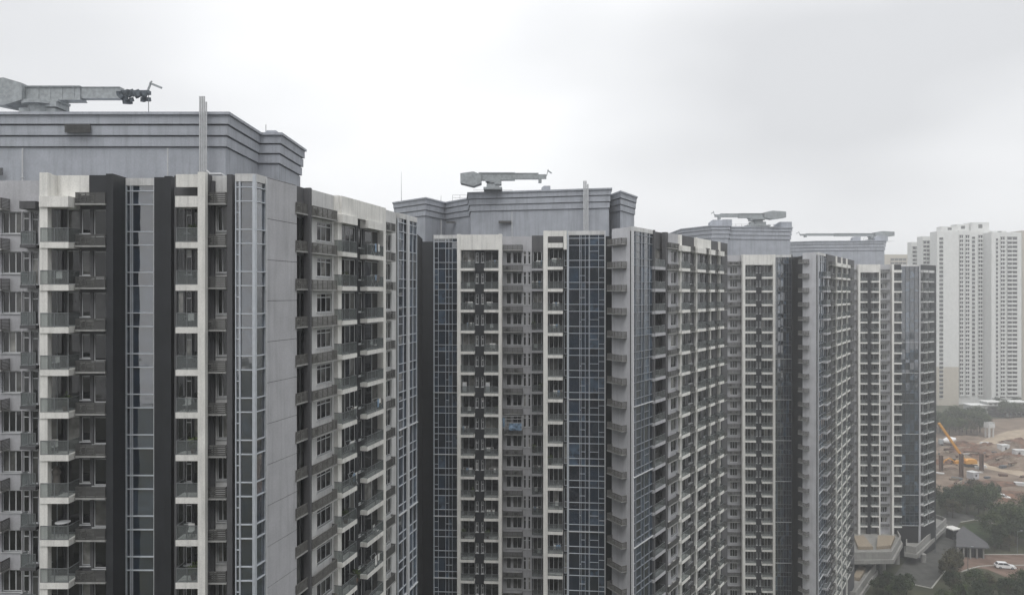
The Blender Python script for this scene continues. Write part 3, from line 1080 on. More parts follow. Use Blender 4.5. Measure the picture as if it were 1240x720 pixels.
for px, Y, y0 in ((486, 133, 208), (534, 133, 236)):
    mb = MB()
    mb.tube((PX(px, Y) - 8, Y - 118, PLANT), (PX(px, Y) - 8, Y - 118, PZ(y0, Y)), .05, 6, .02)
    mb.build('antenna', 'metal', T2.root)


def roof_railing(T, px0, px1, Y, z=PLANT):
    mb = MB()
    l = T.root.location
    xa, xb = PX(px0, Y) - l.x, PX(px1, Y) - l.x
    n_ = max(2, int((xb - xa) / 1.2))
    for i in range(n_ + 1):
        x = xa + (xb - xa) * i / n_
        mb.bar((x, Y - l.y, z - .05), (x, Y - l.y, z + 1.0), .05, .05)
    for zz in (.5, 1.0):
        mb.bar((xa, Y - l.y, z + zz), (xb, Y - l.y, z + zz), .04, .04)
    mb.build('roof_railing', 'metal', T.root)


def roof_box(T, px, Y, w_, h_, mat='plant'):
    mb = MB()
    l = T.root.location
    x = PX(px, Y) - l.x
    mb.profile([(x - w_ / 2, PLANT + .002), (x + w_ / 2, PLANT + .002), (x + w_ / 2, PLANT + h_), (x - w_ / 4, PLANT + h_), (x - w_ / 2, PLANT + h_ * .6)], Y - l.y - .8, Y - l.y + .8)
    mb.build('roof_vent', mat, T.root)


def downpipe(T, x, y, z0, z1, r=.07):
    mb = MB()
    l = T.root.location
    mb.tube((x - l.x, y - l.y, z0), (x - l.x, y - l.y, z1), r, 8)
    z = z0 + 1
    while z < z1:
        mb.box(x - l.x - r * 1.6, x - l.x + r * 1.6, y - l.y - r * 1.4, y - l.y + r, z, z + .08)
        z += 3
    mb.build('downpipe', 'pipe', T.root)


roof_railing(T2, 548, 566, 131)
roof_box(T2, 661, 118.5, 1.4, .7)
roof_box(T1, 330, 78, 1.2, .6)
for k_, (px, y0) in enumerate(((301, 96), (322, 150))):
    mb = MB()
    Y = 78
    mb.tube((PX(px, Y) + 28, Y - 62, PLANT), (PX(px, Y) + 28, Y - 62, PLANT + .9 + k_ * .5), .04, 6)
    mb.build('lightning_rod', 'metal', T1.root)
downpipe(T1, PX(30, 67.2), 66.9, ROOF - 2, PLANT - 3.3)
downpipe(T1, PX(205, 67.2), 66.9, ROOF - 2, PLANT - 3.3)
downpipe(T2, PX(534, 132), 132.2, ROOF - 2, PLANT - 3.3, .12)
downpipe(T2, PX(620, 118), 118.3, ROOF - 2, PLANT - 3.3)
for px, Y, w_, h_ in ((612, 118.9, 2.2, .35), (546, 131, 1.6, .3)):
    mb = MB()
    zq = PZ(270, Y)
    mb.box(PX(px, Y) - 8 - w_ / 2, PX(px, Y) - 8 + w_ / 2, Y - 118 - .25, Y - 118 + .3, zq, zq + h_)
    mb.build('vent_grille', 'louvre', T2.root)

# ------------------------------------------------------------------ third tower
T3 = Tower((48, 178), 'slim tower with paired cream balconies, charcoal centre strip and a ledged grey wing', 25, 0)
f = Fac((PX(880, 164), 164), (1, -.06))
u = f.u
T3.wall(f, u(845), u(897.5), 'grey', [(u(858), u(866), .85, 2.4), (u(884), u(893), .85, 2.4)], zt=ROOF)
T3.window(f, u(884), u(893), .85, 2.4, 3)
T3.ledge(f, u(880.5), u(896.5), .75, -.35, .8)
f = Fac((PX(897, 163.2), 163.2), (1, -.06))
u = f.u
T3.pier(f, u(897.5), u(900.8), -1.2, .3, 'cream', ROOF + .05)
T3.wall(f, u(900.8), u(914), 'midgrey', [(u(901.6), u(913.2), .08, 2.6)])
T3.window(f, u(901.6), u(913.2), .08, 2.6, 3, name='balcony_door')
T3.balcony(f, u(900.9), u(913.8), 1.2, 'cream', .42, '', canopy=False)
T3.wall(f, u(914), u(921), 'dark', [(u(914.6), u(916.4), .9, 2.3), (u(918.8), u(920.4), .9, 2.3)], v=-.6)
T3.window(f, u(914.6), u(916.4), .9, 2.3, 1, v=-.5)
T3.window(f, u(918.8), u(920.4), .9, 2.3, 1, v=-.5)
T3.wall(f, u(921), u(934), 'midgrey', [(u(921.8), u(933.2), .08, 2.6)])
T3.window(f, u(921.8), u(933.2), .08, 2.6, 3, name='balcony_door')
T3.balcony(f, u(921.1), u(933.8), 1.2, 'cream', .42, '', canopy=False)
T3.pier(f, u(934), u(937), -1.2, .3, 'cream', ROOF + .05)
mb = MB()
mb.box(u(900.9), u(933.9), -1.1, -.02, Z0 + PITCH - .3, ROOF)
T3.put('parapet', mb.mesh('parapet', 'cream'), f)
T3.curtain(f, u(937.2), u(958), (0, .18, .36, .52, .68, .84, 1), rows=(0, .95), variants=2, v=-.3, fmat='metal')
T3.pier(f, u(957.6), u(958.6), -.6, 8, 'dark', ROOF, 'wall')
f = Fac((PX(955, 171), 171), (1, 0))
T3.wall(f, f.u(955), f.u(992), 'darker')
C3 = (PX(990.5, 152), 152)
WL3 = Fac((C3[0] - .528 * 9, C3[1] + 9), (.528, -1))
wl3 = math.hypot(.528 * 9, 9)
T3.wall(WL3, wl3 - 3.9, wl3, 'skylit_grey')
T3.ledge(WL3, wl3 - 4.3, wl3 - 2.2, .9, -.3, .85, rmat='slat', nslat=4, unit=False)
W3 = Fac(C3, (.66, 1))
f, u = W3, W3.u
T3.curtain(f, .02, u(999.5), (0, .35, .65, 1), rows=(0, .95), variants=1, fmat='mullion_dim')
T3.pier(f, u(999.6), u(1000.6), -.3, .3, 'midgrey', ROOF)
T3.wall(f, u(1000.6), u(1034.5), 'midgrey', [(u(1001.2), u(1005.6), .1, 2.6), (u(1008), u(1011), .85, 2.4), (u(1013.6), u(1017.4), .08, 2.6), (u(1020.6), u(1023.4), .08, 2.6), (u(1026.5), u(1029.4), .08, 2.6)])
for a_, b_ in ((1001.2, 1005.6), (1013.6, 1017.4), (1020.6, 1023.4), (1026.5, 1029.4)):
    T3.window(f, u(a_), u(b_), .08 if a_ > 1002 else .1, 2.6, 2, name='balcony_door')
T3.window(f, u(1008), u(1011), .85, 2.4, 2)
uf = f.uf
T3.balcony(f, uf(1001.4, .9), uf(1006.2, .9), .9, 'grey', .4, 'lr', canopy=False)
T3.ledge(f, uf(1007.5, .7), uf(1012, .7), .7, -.35, .8, unit=False)
for a_, b_ in ((1014, 1018.6), (1020.4, 1024.6), (1026.4, 1029.8)):
    T3.pier(f, uf(a_, .3) - .5, uf(a_, .3) - .05, -.3, .3, 'cream', ROOF)
    T3.balcony(f, uf(a_, 1), uf(b_, 1), 1.0, 'cream', .42, 'r', canopy=True)
T3.ledge(f, uf(1031.5, .9), uf(1034, .9), .9, -.35, .8, unit=False)
q0, q1 = W3.pt(2.5, 1.0), W3.pt(u(1034.5), 1.0)
wq = WL3.pt(wl3 - 3.9, .31)
core(T3, [(PX(845, 164), 165.6), (PX(936, 163) + .4, 165.6), (PX(950, 163), 165.5), (PX(955, 171), 172), wq, q0, q1, (q1[0] - 8, 208), (PX(845, 164), 208)])
P3 = [(PX(827, 188), 188), (PX(862, 179), 179), (PX(882, 179), 179), (PX(883, 182), 182), (PX(957, 184), 184), (PX(957, 184) + 1.5, 206), (PX(827, 188), 206)]
plant_house(T3, P3)
roof_box(T3, 866, 182, 3, 1.6)
roof_box(T3, 878, 183, 3, 1.8)
roof_box(T3, 948, 187, 4, 1.6)
roof_railing(T3, 884, 912, 186)
roof_railing(T3, 930, 950, 187)

# ------------------------------------------------------------------ fourth tower
T4 = Tower((105, 232), 'tower standing on a tan-roofed podium deck, broad dark glazed strip towards the construction site', 25, 0)
f = Fac((PX(1020, 218), 218), (1, -.05))
u = f.u
T4.wall(f, u(1010), u(1037), 'grey', [(u(1029), u(1034.5), .85, 2.4)])
T4.window(f, u(1029), u(1034.5), .85, 2.4, 2)
T4.ledge(f, u(1027.5), u(1036), .75, -.35, .8, unit=False)
T4.pier(f, u(1037.4), u(1039.8), -1.2, .3, 'cream', ROOF + .03)
T4.wall(f, u(1039.8), u(1048.6), 'midgrey', [(u(1040.5), u(1048), .08, 2.6)])
T4.window(f, u(1040.5), u(1048), .08, 2.6, 2, name='balcony_door')
T4.balcony(f, u(1039.9), u(1048.4), 1.2, 'cream', .42, 'r', canopy=False)
T4.wall(f, u(1048.6), u(1053.2), 'dark', v=-.6)
T4.wall(f, u(1053.2), u(1062), 'midgrey', [(u(1053.8), u(1061.4), .08, 2.6)])
T4.window(f, u(1053.8), u(1061.4), .08, 2.6, 2, name='balcony_door')
T4.balcony(f, u(1053.4), u(1062.3), 1.2, 'cream', .42, 'l', canopy=False)
T4.pier(f, u(1062.4), u(1063.9), -1.2, .3, 'cream', ROOF + .03)
mb = MB()
mb.box(u(1039.9), u(1062.3), -1.1, -.02, Z0 + PITCH - .4, ROOF)
T4.put('parapet', mb.mesh('parapet', 'cream'), f)
T4.wall(f, u(1063.9), u(1078), 'grey', [(u(1066.5), u(1074), .85, 2.4)])
T4.window(f, u(1066.5), u(1074), .85, 2.4, 3)
T4.ledge(f, u(1064.6), u(1076), .75, -.35, .8, unit=False)
T4.pier(f, u(1078), u(1080.4), -1.2, .3, 'cream', ROOF + .03)
T4.wall(f, u(1080.4), u(1091), 'dark', [(u(1081), u(1089.5), .08, 2.6)])
T4.window(f, u(1081), u(1089.5), .08, 2.6, 2, name='balcony_door', frame='metal')
T4.balcony(f, u(1080.5), u(1090), 1.2, 'cream', .42, 'r', canopy=True)
T4.curtain(f, u(1091), u(1112.5), (0, .25, .5, .75, 1), rows=(0, .95), variants=1, fmat='crane_dark')
e4 = f.pt(u(1112.5))
W4 = Fac(e4, (1.2, 1))
f4, u4 = W4, W4.u
T4.pier(f4, 0.02, u4(1114), -.2, .3, 'grey', ROOF)
T4.wall(f4, u4(1114), u4(1133.5), 'dark', [(u4(1115), u4(1119), .08, 2.6), (u4(1121), u4(1126.5), .08, 2.6)])
T4.window(f4, u4(1115), u4(1119), .08, 2.6, 2, name='balcony_door')
T4.window(f4, u4(1121), u4(1126.5), .08, 2.6, 2, name='balcony_door')
T4.balcony(f4, u4(1114.4), u4(1119.3), 1.0, 'white', .35, 'r', canopy=True)
T4.balcony(f4, u4(1120.4), u4(1127), 1.0, 'white', .35, 'r', canopy=True)
q1 = f4.pt(u4(1133.5), .31)
core(T4, [(PX(1010, 218), 219.5), f.pt(u(1111), .5), f4.pt(1, .5), q1, (q1[0] - 4, 262), (PX(1010, 218), 262)])
P4 = [(PX(940, 238), 238), (PX(985, 232), 232), (PX(1071, 229.5), 229.5), (PX(1071, 229.5) + 1.5, 256), (PX(940, 238), 256)]
plant_house(T4, P4)
roof_box(T4, 1036, 233, 2.5, 1.4)
roof_box(T4, 1066, 232, 4, 1.6)
roof_railing(T4, 1046, 1064, 233)


# ------------------------------------------------------------------ the tower the view is taken from, behind the camera; unseen, size and dark walls shaped to block sky light and darken reflections
T0 = Tower((0, -20), 'apartment tower the view is taken from, unseen, sized to block sky and darken reflections', 34, 0)
T0.zs = [Z0 + 30 - PITCH * k for k in range(34)]
R0 = ROOF + 30
f = Fac((46, -2.5), (-1, 0))
for i in range(6):
    a_ = i * 12.5
    T0.pier(f, a_, a_ + 1.2, -.8, .3, 'midgrey', R0)
    T0.wall(f, a_ + 1.2, a_ + 12.5, 'dark' if i % 2 else 'midgrey', [(a_ + 2, a_ + 4.6, .08, 2.6), (a_ + 6.5, a_ + 10.5, .8, 2.5)], zt=R0)
    T0.window(f, a_ + 2, a_ + 4.6, .08, 2.6, 2, name='balcony_door')
    T0.window(f, a_ + 6.5, a_ + 10.5, .8, 2.5, 3)
core(T0, [(-29, -3.6), (46, -3.6), (46, -30), (-29, -30)], R0 - .5)
plant_house(T0, [(-16, -12), (20, -12), (20, -28), (-16, -28)], R0 - 3, R0 + 8)

# ------------------------------------------------------------------ roof maintenance cranes
def roof_crane(label, Y, cw, boom, tip, ys, cwy, ped, bunched=False):
    """cw, boom, ped: pixel extents along the roof; ys: boom top/bottom rows; cwy: counterweight rows"""
    sgn = 1 if tip > cw[0] else -1
    x0 = PX(sum(ped) / 2, Y)
    zr = PLANT
    root = empty('roof_crane', (x0, Y, zr))
    tag(root, label, 'roof crane', 'maintenance cranes on the tower roofs')
    X = lambda px: PX(px, Y) - x0
    Z = lambda py: PZ(py, Y) - zr
    zt, zb = Z(ys[0]), Z(ys[1])
    hh = zt - zb
    # carriage on rails
    mb = MB()
    pw = abs(X(ped[1]) - X(ped[0]))
    mb.box(-pw * .62, pw * .62, -1.5, 1.5, .15, .5)
    for sx in (-1, 1):
        for sy in (-1, 1):
            mb.tube((sx * pw * .5, sy * 1.3 - .1, .2), (sx * pw * .5, sy * 1.3 + .1, .2), .2, 10)
    mb.build('carriage', 'crane_grey', root)
    mb = MB()
    for sy in (-1, 1):
        mb.box(-pw * 1.3, pw * 1.3, sy * 1.3 - .05, sy * 1.3 + .05, -.02, .02)
    mb.build('rail', 'metal', root)
    mb = MB()
    mb.tube((0, 0, .5), (0, 0, zb - .5), pw * .3, 16)
    mb.box(-pw * .42, pw * .42, -.9, .9, .5, .5 + (zb - .5) * .45)
    mb.tube((0, 0, zb - .5), (0, 0, zb - .25), pw * .42, 20)
    mb.build('mast', 'crane_grey', root)
    # slew platform and winch housing
    mb = MB()
    mb.box(-pw * .5, pw * .5, -1.0, 1.0, zb - .25, zb - .002)
    mb.box(sgn * pw * .32 - .5, sgn * pw * .32 + .6, -1.05, 1.05, zb - .75, zb - .251)
    mb.build('winch_housing', 'crane_grey', root)
    # boom: two telescoping sections with flanges
    b0, b1 = X(boom[0]), X(boom[1])
    mid = b0 + (b1 - b0) * .6
    mb = MB()
    mb.box(min(b0, mid), max(b0, mid), -.55, .55, zb, zt - .12)
    mb.box(min(b0, mid) - .05, max(b0, mid) + .05, -.68, .68, zt - .119, zt)
    mb.box(min(b0, mid) - .05, max(b0, mid) + .05, -.62, .62, zb - .001, zb + .1)
    n = 5
    for i in range(n):
        x = b0 + (mid - b0) * (i + .5) / n
        mb.box(x - .04, x + .04, -.6, .6, zb + .02, zt - .1)
    bo = mb.build('boom', 'crane_grey', root)
    mb = MB()
    mb.box(min(mid, b1), max(mid, b1), -.4, .4, zb + hh * .15, zt - .13)
    mb.box(min(mid, b1), max(mid, b1), -.45, .45, zt - .128, zt - .04)
    mb.build('boom_extension', 'crane_grey', bo)
    # counterweight: tapered box
    c0, c1 = X(cw[0]), X(cw[1])
    ct, cb = Z(cwy[0]), Z(cwy[1])
    mb = MB()
    lo, hi = (c0, c1)
    t = (hi - lo) * .38
    mb.profile([(lo, cb + (ct - cb) * .22), (hi - t, cb), (hi, cb + (ct - cb) * .2), (hi, ct - (ct - cb) * .2), (hi - t, ct), (lo, ct - (ct - cb) * .12)], -1.15, 1.15)
    mb.build('counterweight', 'crane_grey', root)
    # tip: cradle bundle, jib and hoist line
    rnd = random.Random(int(Y))
    tx = X(tip)
    mb = MB()
    L_ = abs(tx - b1)
    if bunched:
        for i in range(16):
            x = b1 + (tx - b1) * .62 * i / 15
            zz = zb + hh * rnd.uniform(.1, .8)
            s_ = rnd.uniform(.22, .42)
            mb.bar((x - s_ * .5, rnd.uniform(-.5, .5), zz + rnd.uniform(-.3, .2)), (x + s_ * .6, rnd.uniform(-.5, .5), zz + rnd.uniform(-.45, .35)), s_ * 1.1, s_ * 1.3)
        mb.bar((b1, 0, zt - .5), (b1 + (tx - b1) * .7, 0, zt - .5), .5, .35)
    else:
        mb.bar((b1, 0, zb + hh * .5), (b1 + (tx - b1) * .6, 0, zb + hh * .5), .5, hh * .6)
        mb.box(min(b1, b1 + sgn * .5), max(b1, b1 + sgn * .5), -.7, .7, zb - .35, zb + hh * .3)
    mb.build('cradle', 'crane_dark' if bunched else 'crane_grey', root)
    mb = MB()
    xa = b1 + (tx - b1) * .62
    mb.bar((xa, 0, zt - hh * .4), (xa + (tx - xa) * .25, 0, zt + .35), .12, .16)
    mb.bar((xa + (tx - xa) * .2, 0, zt + .42), (tx, 0, zt - .05), .12, .2)
    mb.bar((xa + (tx - xa) * .2, 0, zt + .40), (xa + (tx - xa) * .35, 0, zt + .62), .1, .1)
    mb.build('jib', 'crane_grey', root)
    if bunched:
        mb = MB()
        xl = xa + (tx - xa) * .12
        mb.tube((xl, 0, zt - .3), (xl, 0, .2), .035, 6)
        mb.box(xl - .7, xl + .7, -.5, .5, 0, .18)
        mb.build('hoist_line', 'metal', root)
    return root


roof_crane('big grey roof crane, bunched dark cradle hanging at its boom tip beside a hoist line', 71, (-22, 36), (30, 148), 196, (106, 123), (98, 131), (26, 78), True)
roof_crane('roof crane with short box tail and swollen joint, beside silver pipes', 119, (558, 583), (580, 652), 668, (209.5, 218.5), (209, 226.5), (588, 606))
roof_crane('roof crane turned the other way, tail block over the slim tower with paired cream balconies', 184, (950, 924), (928, 872), 861, (258.5, 264), (255.5, 266), (906, 928))
roof_crane('very long thin roof crane with pale tail block over the podium-deck tower', 234, (1081, 1058), (1062, 976), 964, (282.5, 286), (280, 287.5), (1052, 1068))


# ------------------------------------------------------------------ podium decks under the towers
def deck(label, pts, z, roofpts=None, cols=()):
    c = pts[0]
    root = empty('podium_deck', (c[0], c[1], 0))
    tag(root, label, 'podium')
    lp = lambda ps: [(x - c[0], y - c[1]) for x, y in ps]
    mb = MB()
    mb.prism(lp(pts), z - .9, z)
    mb.build('slab', 'concrete', root)
    mb = MB()
    n = len(pts)
    inn = offset_poly(pts, -.35)
    if sum(p[0] * q[1] - q[0] * p[1] for p, q in zip(pts, pts[1:] + pts[:1])) < 0:
        pts = pts[::-1]
    for i in range(n):
        mb.prism(lp([pts[i], pts[(i + 1) % n], inn[(i + 1) % n], inn[i]]), z + .001, z + 1.1)
    mb.build('parapet', 'concrete', root)
    mb = MB()
    o2 = offset_poly(pts, .45)
    mb.prism(lp(o2), z - 2.0, z - .901)
    mb.build('edge_beam', 'concrete', root)
    for rp_ in roofpts or ():
        mb = MB()
        mb.prism(lp(rp_), z + .002, z + .9)
        mb.build('tan_roof', 'timber', root)
    for x, y in cols:
        mb = MB()
        mb.tube((x - c[0], y - c[1], 0), (x - c[0], y - c[1], z - 1.999), .75, 16)
        mb.build('column', 'concrete', root)
    return root


zd = H - 71.0
g4 = lambda px, py, dz=0: gp(px, py, zd + dz)
deck('pale podium deck with tan roof panels at the foot of the deep tower', [g4(1008, 669, 1), g4(1080, 668, 1), g4(1091, 649, 1), (PX(1091, 216), 218), (PX(1008, 216), 218)], zd,
     [[g4(1039, 661, .9), g4(1057, 661, .9), g4(1046, 647.5, .9), g4(1034, 648, .9)], [g4(1061.5, 661, .9), g4(1079, 659.5, .9), g4(1084, 648, .9), g4(1063, 647.5, .9)]],
     [gp(1069, 694), gp(1086, 682), gp(1045, 694)])
deck('lower white-walled terrace with open well under the ledged grey wing', [gp(995, 716, zd - 5), gp(1036, 722, zd - 5), gp(1061, 686, zd - 5), gp(1036, 676, zd - 5), gp(1000, 676, zd - 5)], zd - 6.2 + 1.2,
     [[gp(1033, 702, zd - 5), gp(1041, 703, zd - 5), gp(1049, 690, zd - 5), gp(1040, 688, zd - 5)]])
deck('long podium parapet running beside the access road', [gp(1097, 662, 5), gp(1109, 664, 5), gp(1146, 629, 5), gp(1128, 622, 5), (PX(1097, 226), 226)], 4.4, None, [gp(1118, 680)])

# ------------------------------------------------------------------ things on balconies and ledges


def at(T_, fac, u_, v_, k, name):
    p = fac.pt(u_, v_)
    return empty(name, (p[0], p[1], Z0 - PITCH * k + .06), math.atan2(fac.d.y, fac.d.x))


def rack(fac, u_, v_, k, label, w_=1.2, seed=1):
    r = at(None, fac, u_, v_, k, 'drying_rack')
    tag(r, label, 'drying rack')
    rnd = random.Random(seed)
    mb = MB()
    for sx in (-1, 1):
        mb.bar((sx * w_ / 2, -.25, 0), (sx * w_ / 2, .25, 1.15), .03, .03)
        mb.bar((sx * w_ / 2, .25, 0), (sx * w_ / 2, -.25, 1.15), .03, .03)
    for y in (-.25, 0, .25):
        mb.bar((-w_ / 2, y, 1.15 if y else .6), (w_ / 2, y, 1.15 if y else .6), .025, .025)
    mb.build('frame', 'frame', r)
    x = -w_ / 2 + .05
    while x < w_ / 2 - .2:
        ww = rnd.uniform(.16, .4)
        hh = rnd.uniform(.4, .85)
        mb = MB()
        mb.box(x, min(x + ww, w_ / 2), -.27, -.235, 1.16 - hh, 1.17)
        mb.build('garment', rnd.choice(['cloth_white', 'cloth_white', 'cloth_grey', 'cloth_blue']), r)
        x += ww + .05
    return r


fb = Fac((PX(50, YF), YF), (1, 0))
# shrouded parasol and white cabinet, seven storeys of balcony below the roof
k5 = 6
r = at(T1, fb, PX(66.5, 52.5) - PX(50, YF), -.55, k5, 'covered_parasol')
tag(r, 'tall grey shrouded parasol standing on a balcony of the white balcony column', 'parasol')
mb = MB()
prof = [(.0, .17), (.25, .2), (.9, .22), (1.35, .2), (1.6, .26), (1.8, .22), (1.95, .12), (2.05, .03)]
for (z0, r0), (z1, r1) in zip(prof, prof[1:]):
    mb.tube((0, 0, z0), (0.02 * z1, 0, z1), r0 * 1.15, 12, r1 * 1.15)
mb.build('cover', 'cloth_grey', r)
mb = MB()
mb.box(-.3, .3, -.3, .3, 0, .06)
mb.build('base', 'metal', r)
r = at(T1, fb, PX(60, 52.5) - PX(50, YF), -.4, k5, 'storage_cabinet')
tag(r, 'narrow white cabinet beside the shrouded parasol on a balcony', 'cabinet')
mb = MB()
mb.box(-.22, .22, -.2, .2, .05, 1.75)
mb.build('body', 'cloth_white', r)
mb = MB()
mb.box(-.2, .2, -.225, -.203, .1, 1.7)
mb.build('door', 'frame', r)
r = at(T1, fb, PX(75, 52.5) - PX(50, YF), -.6, 7, 'patio_table')
tag(r, 'round-topped patio table on the balcony under the shrouded parasol', 'table')
mb = MB()
mb.tube((0, 0, 1.02), (0, 0, 1.06), .5, 20)
mb.build('table_top', 'frame', r)
for i in range(4):
    mb = MB()
    t = math.pi / 4 + i * math.pi / 2
    mb.bar((.3 * math.cos(t), .3 * math.sin(t), 0), (.25 * math.cos(t), .25 * math.sin(t), 1.02), .035, .035)
    mb.build('leg', 'metal', r)
f2 = Fac((PX(525, 107.4), 107.4), (1, -.06))
f3 = Fac((PX(660, 101.2), 101.2), (1, -.1))
fm = Fac((PX(608, 108.6), 108.6), (1, -.06))
for px, k, lab in ((563, 6, 'tall white water heater cabinet on the balcony next to the charcoal strip'), (591, 6, 'white cabinet by sliding doors on balcony, opposite the tall white one')):
    p = f2.pt(f2.u(px), -.35)
    r = empty('storage_cabinet', (p[0], p[1], Z0 - PITCH * k + .06))
    tag(r, lab, 'cabinet')
    mb = MB()
    mb.box(-.3, .3, -.22, .22, .04, 1.5)
    mb.build('body', 'cloth_white', r)
    mb = MB()
    mb.box(-.27, .27, -.245, -.223, .1, 1.45)
    mb.build('door', 'frame', r)



def plant(fac, u_, v_, k, label, n_=26):
    r = at(None, fac, u_, v_, k, 'potted_plant')
    tag(r, label, 'plant')
    mb = MB()
    mb.tube((0, 0, 0), (0, 0, .35), .14, 12, .2)
    mb.build('pot', 'rust', r)
    rnd = random.Random(int(u_ * 100) + k)
    mb = MB()
    for _ in range(n_ * 4):
        d = Vector((rnd.gauss(0, 1), rnd.gauss(0, 1), rnd.gauss(0, 1))).normalized() * rnd.uniform(.1, .42)
        c_ = Vector((0, 0, .85)) + Vector((d.x, d.y, d.z * 1.2))
        a_ = Vector((rnd.gauss(0, 1), rnd.gauss(0, 1), rnd.gauss(0, 1))).normalized() * .1
        b_ = a_.orthogonal() * .6
        i = len(mb.v)
        mb.v += [tuple(c_ - a_), tuple(c_ - b_), tuple(c_ + a_), tuple(c_ + b_)]
        mb.f.append((i, i + 1, i + 2, i + 3))
        mb.m.append(0)
    mb.build('leaves', 'leaf1', r)
    mb = MB()
    mb.tube((0, 0, .3), (0, 0, .8), .025, 6)
    mb.build('stem', 'bark', r)


def chair(fac, u_, v_, k, label):
    r = at(None, fac, u_, v_, k, 'folding_chair')
    tag(r, label, 'chair')
    mb = MB()
    mb.box(-.22, .22, -.22, .22, .43, .47)
    mb.build('seat', 'cloth_white', r)
    mb = MB()
    mb.box(-.22, .22, .2, .24, .471, .95)
    mb.build('backrest', 'cloth_white', r)
    for sx in (-1, 1):
        for sy in (-1, 1):
            mb = MB()
            mb.bar((sx * .2, sy * .22, 0), (sx * .2, sy * .18, .429), .03, .03)
            mb.build('leg', 'metal', r)


ORD = 'topmost second third fourth fifth sixth seventh eighth ninth tenth eleventh twelfth thirteenth fourteenth fifteenth sixteenth'.split()
ri = random.Random(12)
COLS = [(fb, PX(56, 52.3) - PX(50, YF), PX(80, 52.3) - PX(50, YF), -.75, 'beside the charcoal pier', 9, {6, 7}),
        (fb, PX(218, 52.4) - PX(50, YF), PX(236, 52.4) - PX(50, YF), -.8, 'at the slender white pier', 9, set()),
        (WING, WING.uf(418, .5), WING.uf(433, .5), -.45, 'inner column of the splayed wing', 11, set()),
        (WING, WING.uf(447, .5), WING.uf(463, .5), -.5, 'outer column of the splayed wing', 11, set()),
        (f2, f2.u(561), f2.u(574), -.6, 'between narrow glazing and charcoal strip', 15, {6}),
        (f2, f2.u(590), f2.u(603), -.6, 'between charcoal strip and grey windows', 15, {6}),
        (fm, fm.u(646), fm.u(656), -.45, 'grey recess by the narrow windows', 15, set()),
        (f3, f3.u(665.5), f3.u(680), -.6, 'beside the broad glazed strip', 15, set())]
for fac, ua, ub, vv, where, nn, skipk in COLS:
    for k in range(nn):
        if k in skipk or ri.random() > .58:
            continue
        t_ = ri.random()
        uu = ua + (ub - ua) * ri.uniform(.25, .75)
        pos = ' on the %s balcony, %s' % (ORD[k], where)
        if t_ < .5:
            rack(fac, uu, vv, k, 'drying rack' + pos, ri.uniform(.8, 1.3), ri.randrange(999))
        elif t_ < .75:
            plant(fac, ua + (ub - ua) * ri.choice((.08, .9)), vv, k, 'potted shrub' + pos)
        else:
            chair(fac, uu, vv, k, 'white chair' + pos)
# blue tarpaulins rigged on a ledge
fm = Fac((PX(608, 108.6), 108.6), (1, -.06))
u = fm.u
p = fm.pt(u(621), -1.0)
kt = 7
r = empty('tarpaulin_rig', (p[0], p[1], Z0 - PITCH * kt - 2.0))
tag(r, 'blue tarpaulin sheets rigged on poles around an air conditioner ledge', 'tarpaulin')
mb = MB()
for x in (-1.1, 1.4):
    mb.bar((x, 0, -.6), (x, 0, 1.6), .06, .06)
for z in (.55, 1.1, 1.5):
    mb.bar((-1.9, 0, z), (1.6, 0, z), .06, .06)
mb.build('pole_frame', 'frame', r)


def cloth(x0, x1, z0, z1, y, seed):
    mb = MB()
    n, mm = 14, 8
    for j in range(mm + 1):
        for i in range(n + 1):
            x, z = x0 + (x1 - x0) * i / n, z0 + (z1 - z0) * j / mm
            mb.v.append((x, y + .12 * noise.noise(Vector((x * 2, z * 2, seed))), z + .08 * noise.noise(Vector((x * 1.5, seed, 0))) * (1 - j / mm)))
    for j in range(mm):
        for i in range(n):
            q = j * (n + 1) + i
            mb.f.append((q, q + 1, q + n + 2, q + n + 1))
            mb.m.append(0)
    return mb


cloth(-.5, 1.35, -.55, .5, -.1, 3).build('sheet', 'cloth_blue', r)
cloth(-1.9, -1.1, -.1, 1.3, -.05, 8).build('sheet', 'cloth_blue', r)


# ------------------------------------------------------------------ trees
def crown_mesh(seed, rx, rz, nclump, nleaf, mat):
    rnd = random.Random(seed)
    mb = MB()
    cl = []
    for _ in range(nclump):
        th, ph = rnd.uniform(0, 6.283), math.acos(rnd.uniform(-.75, 1))
        rr = rnd.uniform(.45, 1) ** .6
        cl.append((rx * rr * math.sin(ph) * math.cos(th) * rnd.uniform(.8, 1.1), rx * rr * math.sin(ph) * math.sin(th), rz * rr * math.cos(ph), rnd.uniform(.22, .4) * rx))
    for cx, cy_, cz, cr in cl:
        for _ in range(nleaf):
            d = Vector((rnd.gauss(0, 1), rnd.gauss(0, 1), rnd.gauss(0, 1))).normalized() * cr * rnd.uniform(.5, 1.05)
            c = Vector((cx, cy_, cz)) + d
            nrm = (d.normalized() + Vector((rnd.gauss(0, .5), rnd.gauss(0, .5), rnd.gauss(0, .5) + .3))).normalized()
            a_ = nrm.orthogonal().normalized()
            a_ = (Matrix.Rotation(rnd.uniform(0, 6.28), 3, nrm) @ a_)
            b_ = nrm.cross(a_)
            s_ = rnd.uniform(.16, .34)
            i = len(mb.v)
            for p_ in (c - a_ * s_, c - b_ * s_ * .6, c + a_ * s_, c + b_ * s_ * .6):
                mb.v.append(tuple(p_))
            mb.f.append((i, i + 1, i + 2, i + 3))
            mb.m.append(0)
    return mb.mesh('crown', mat)


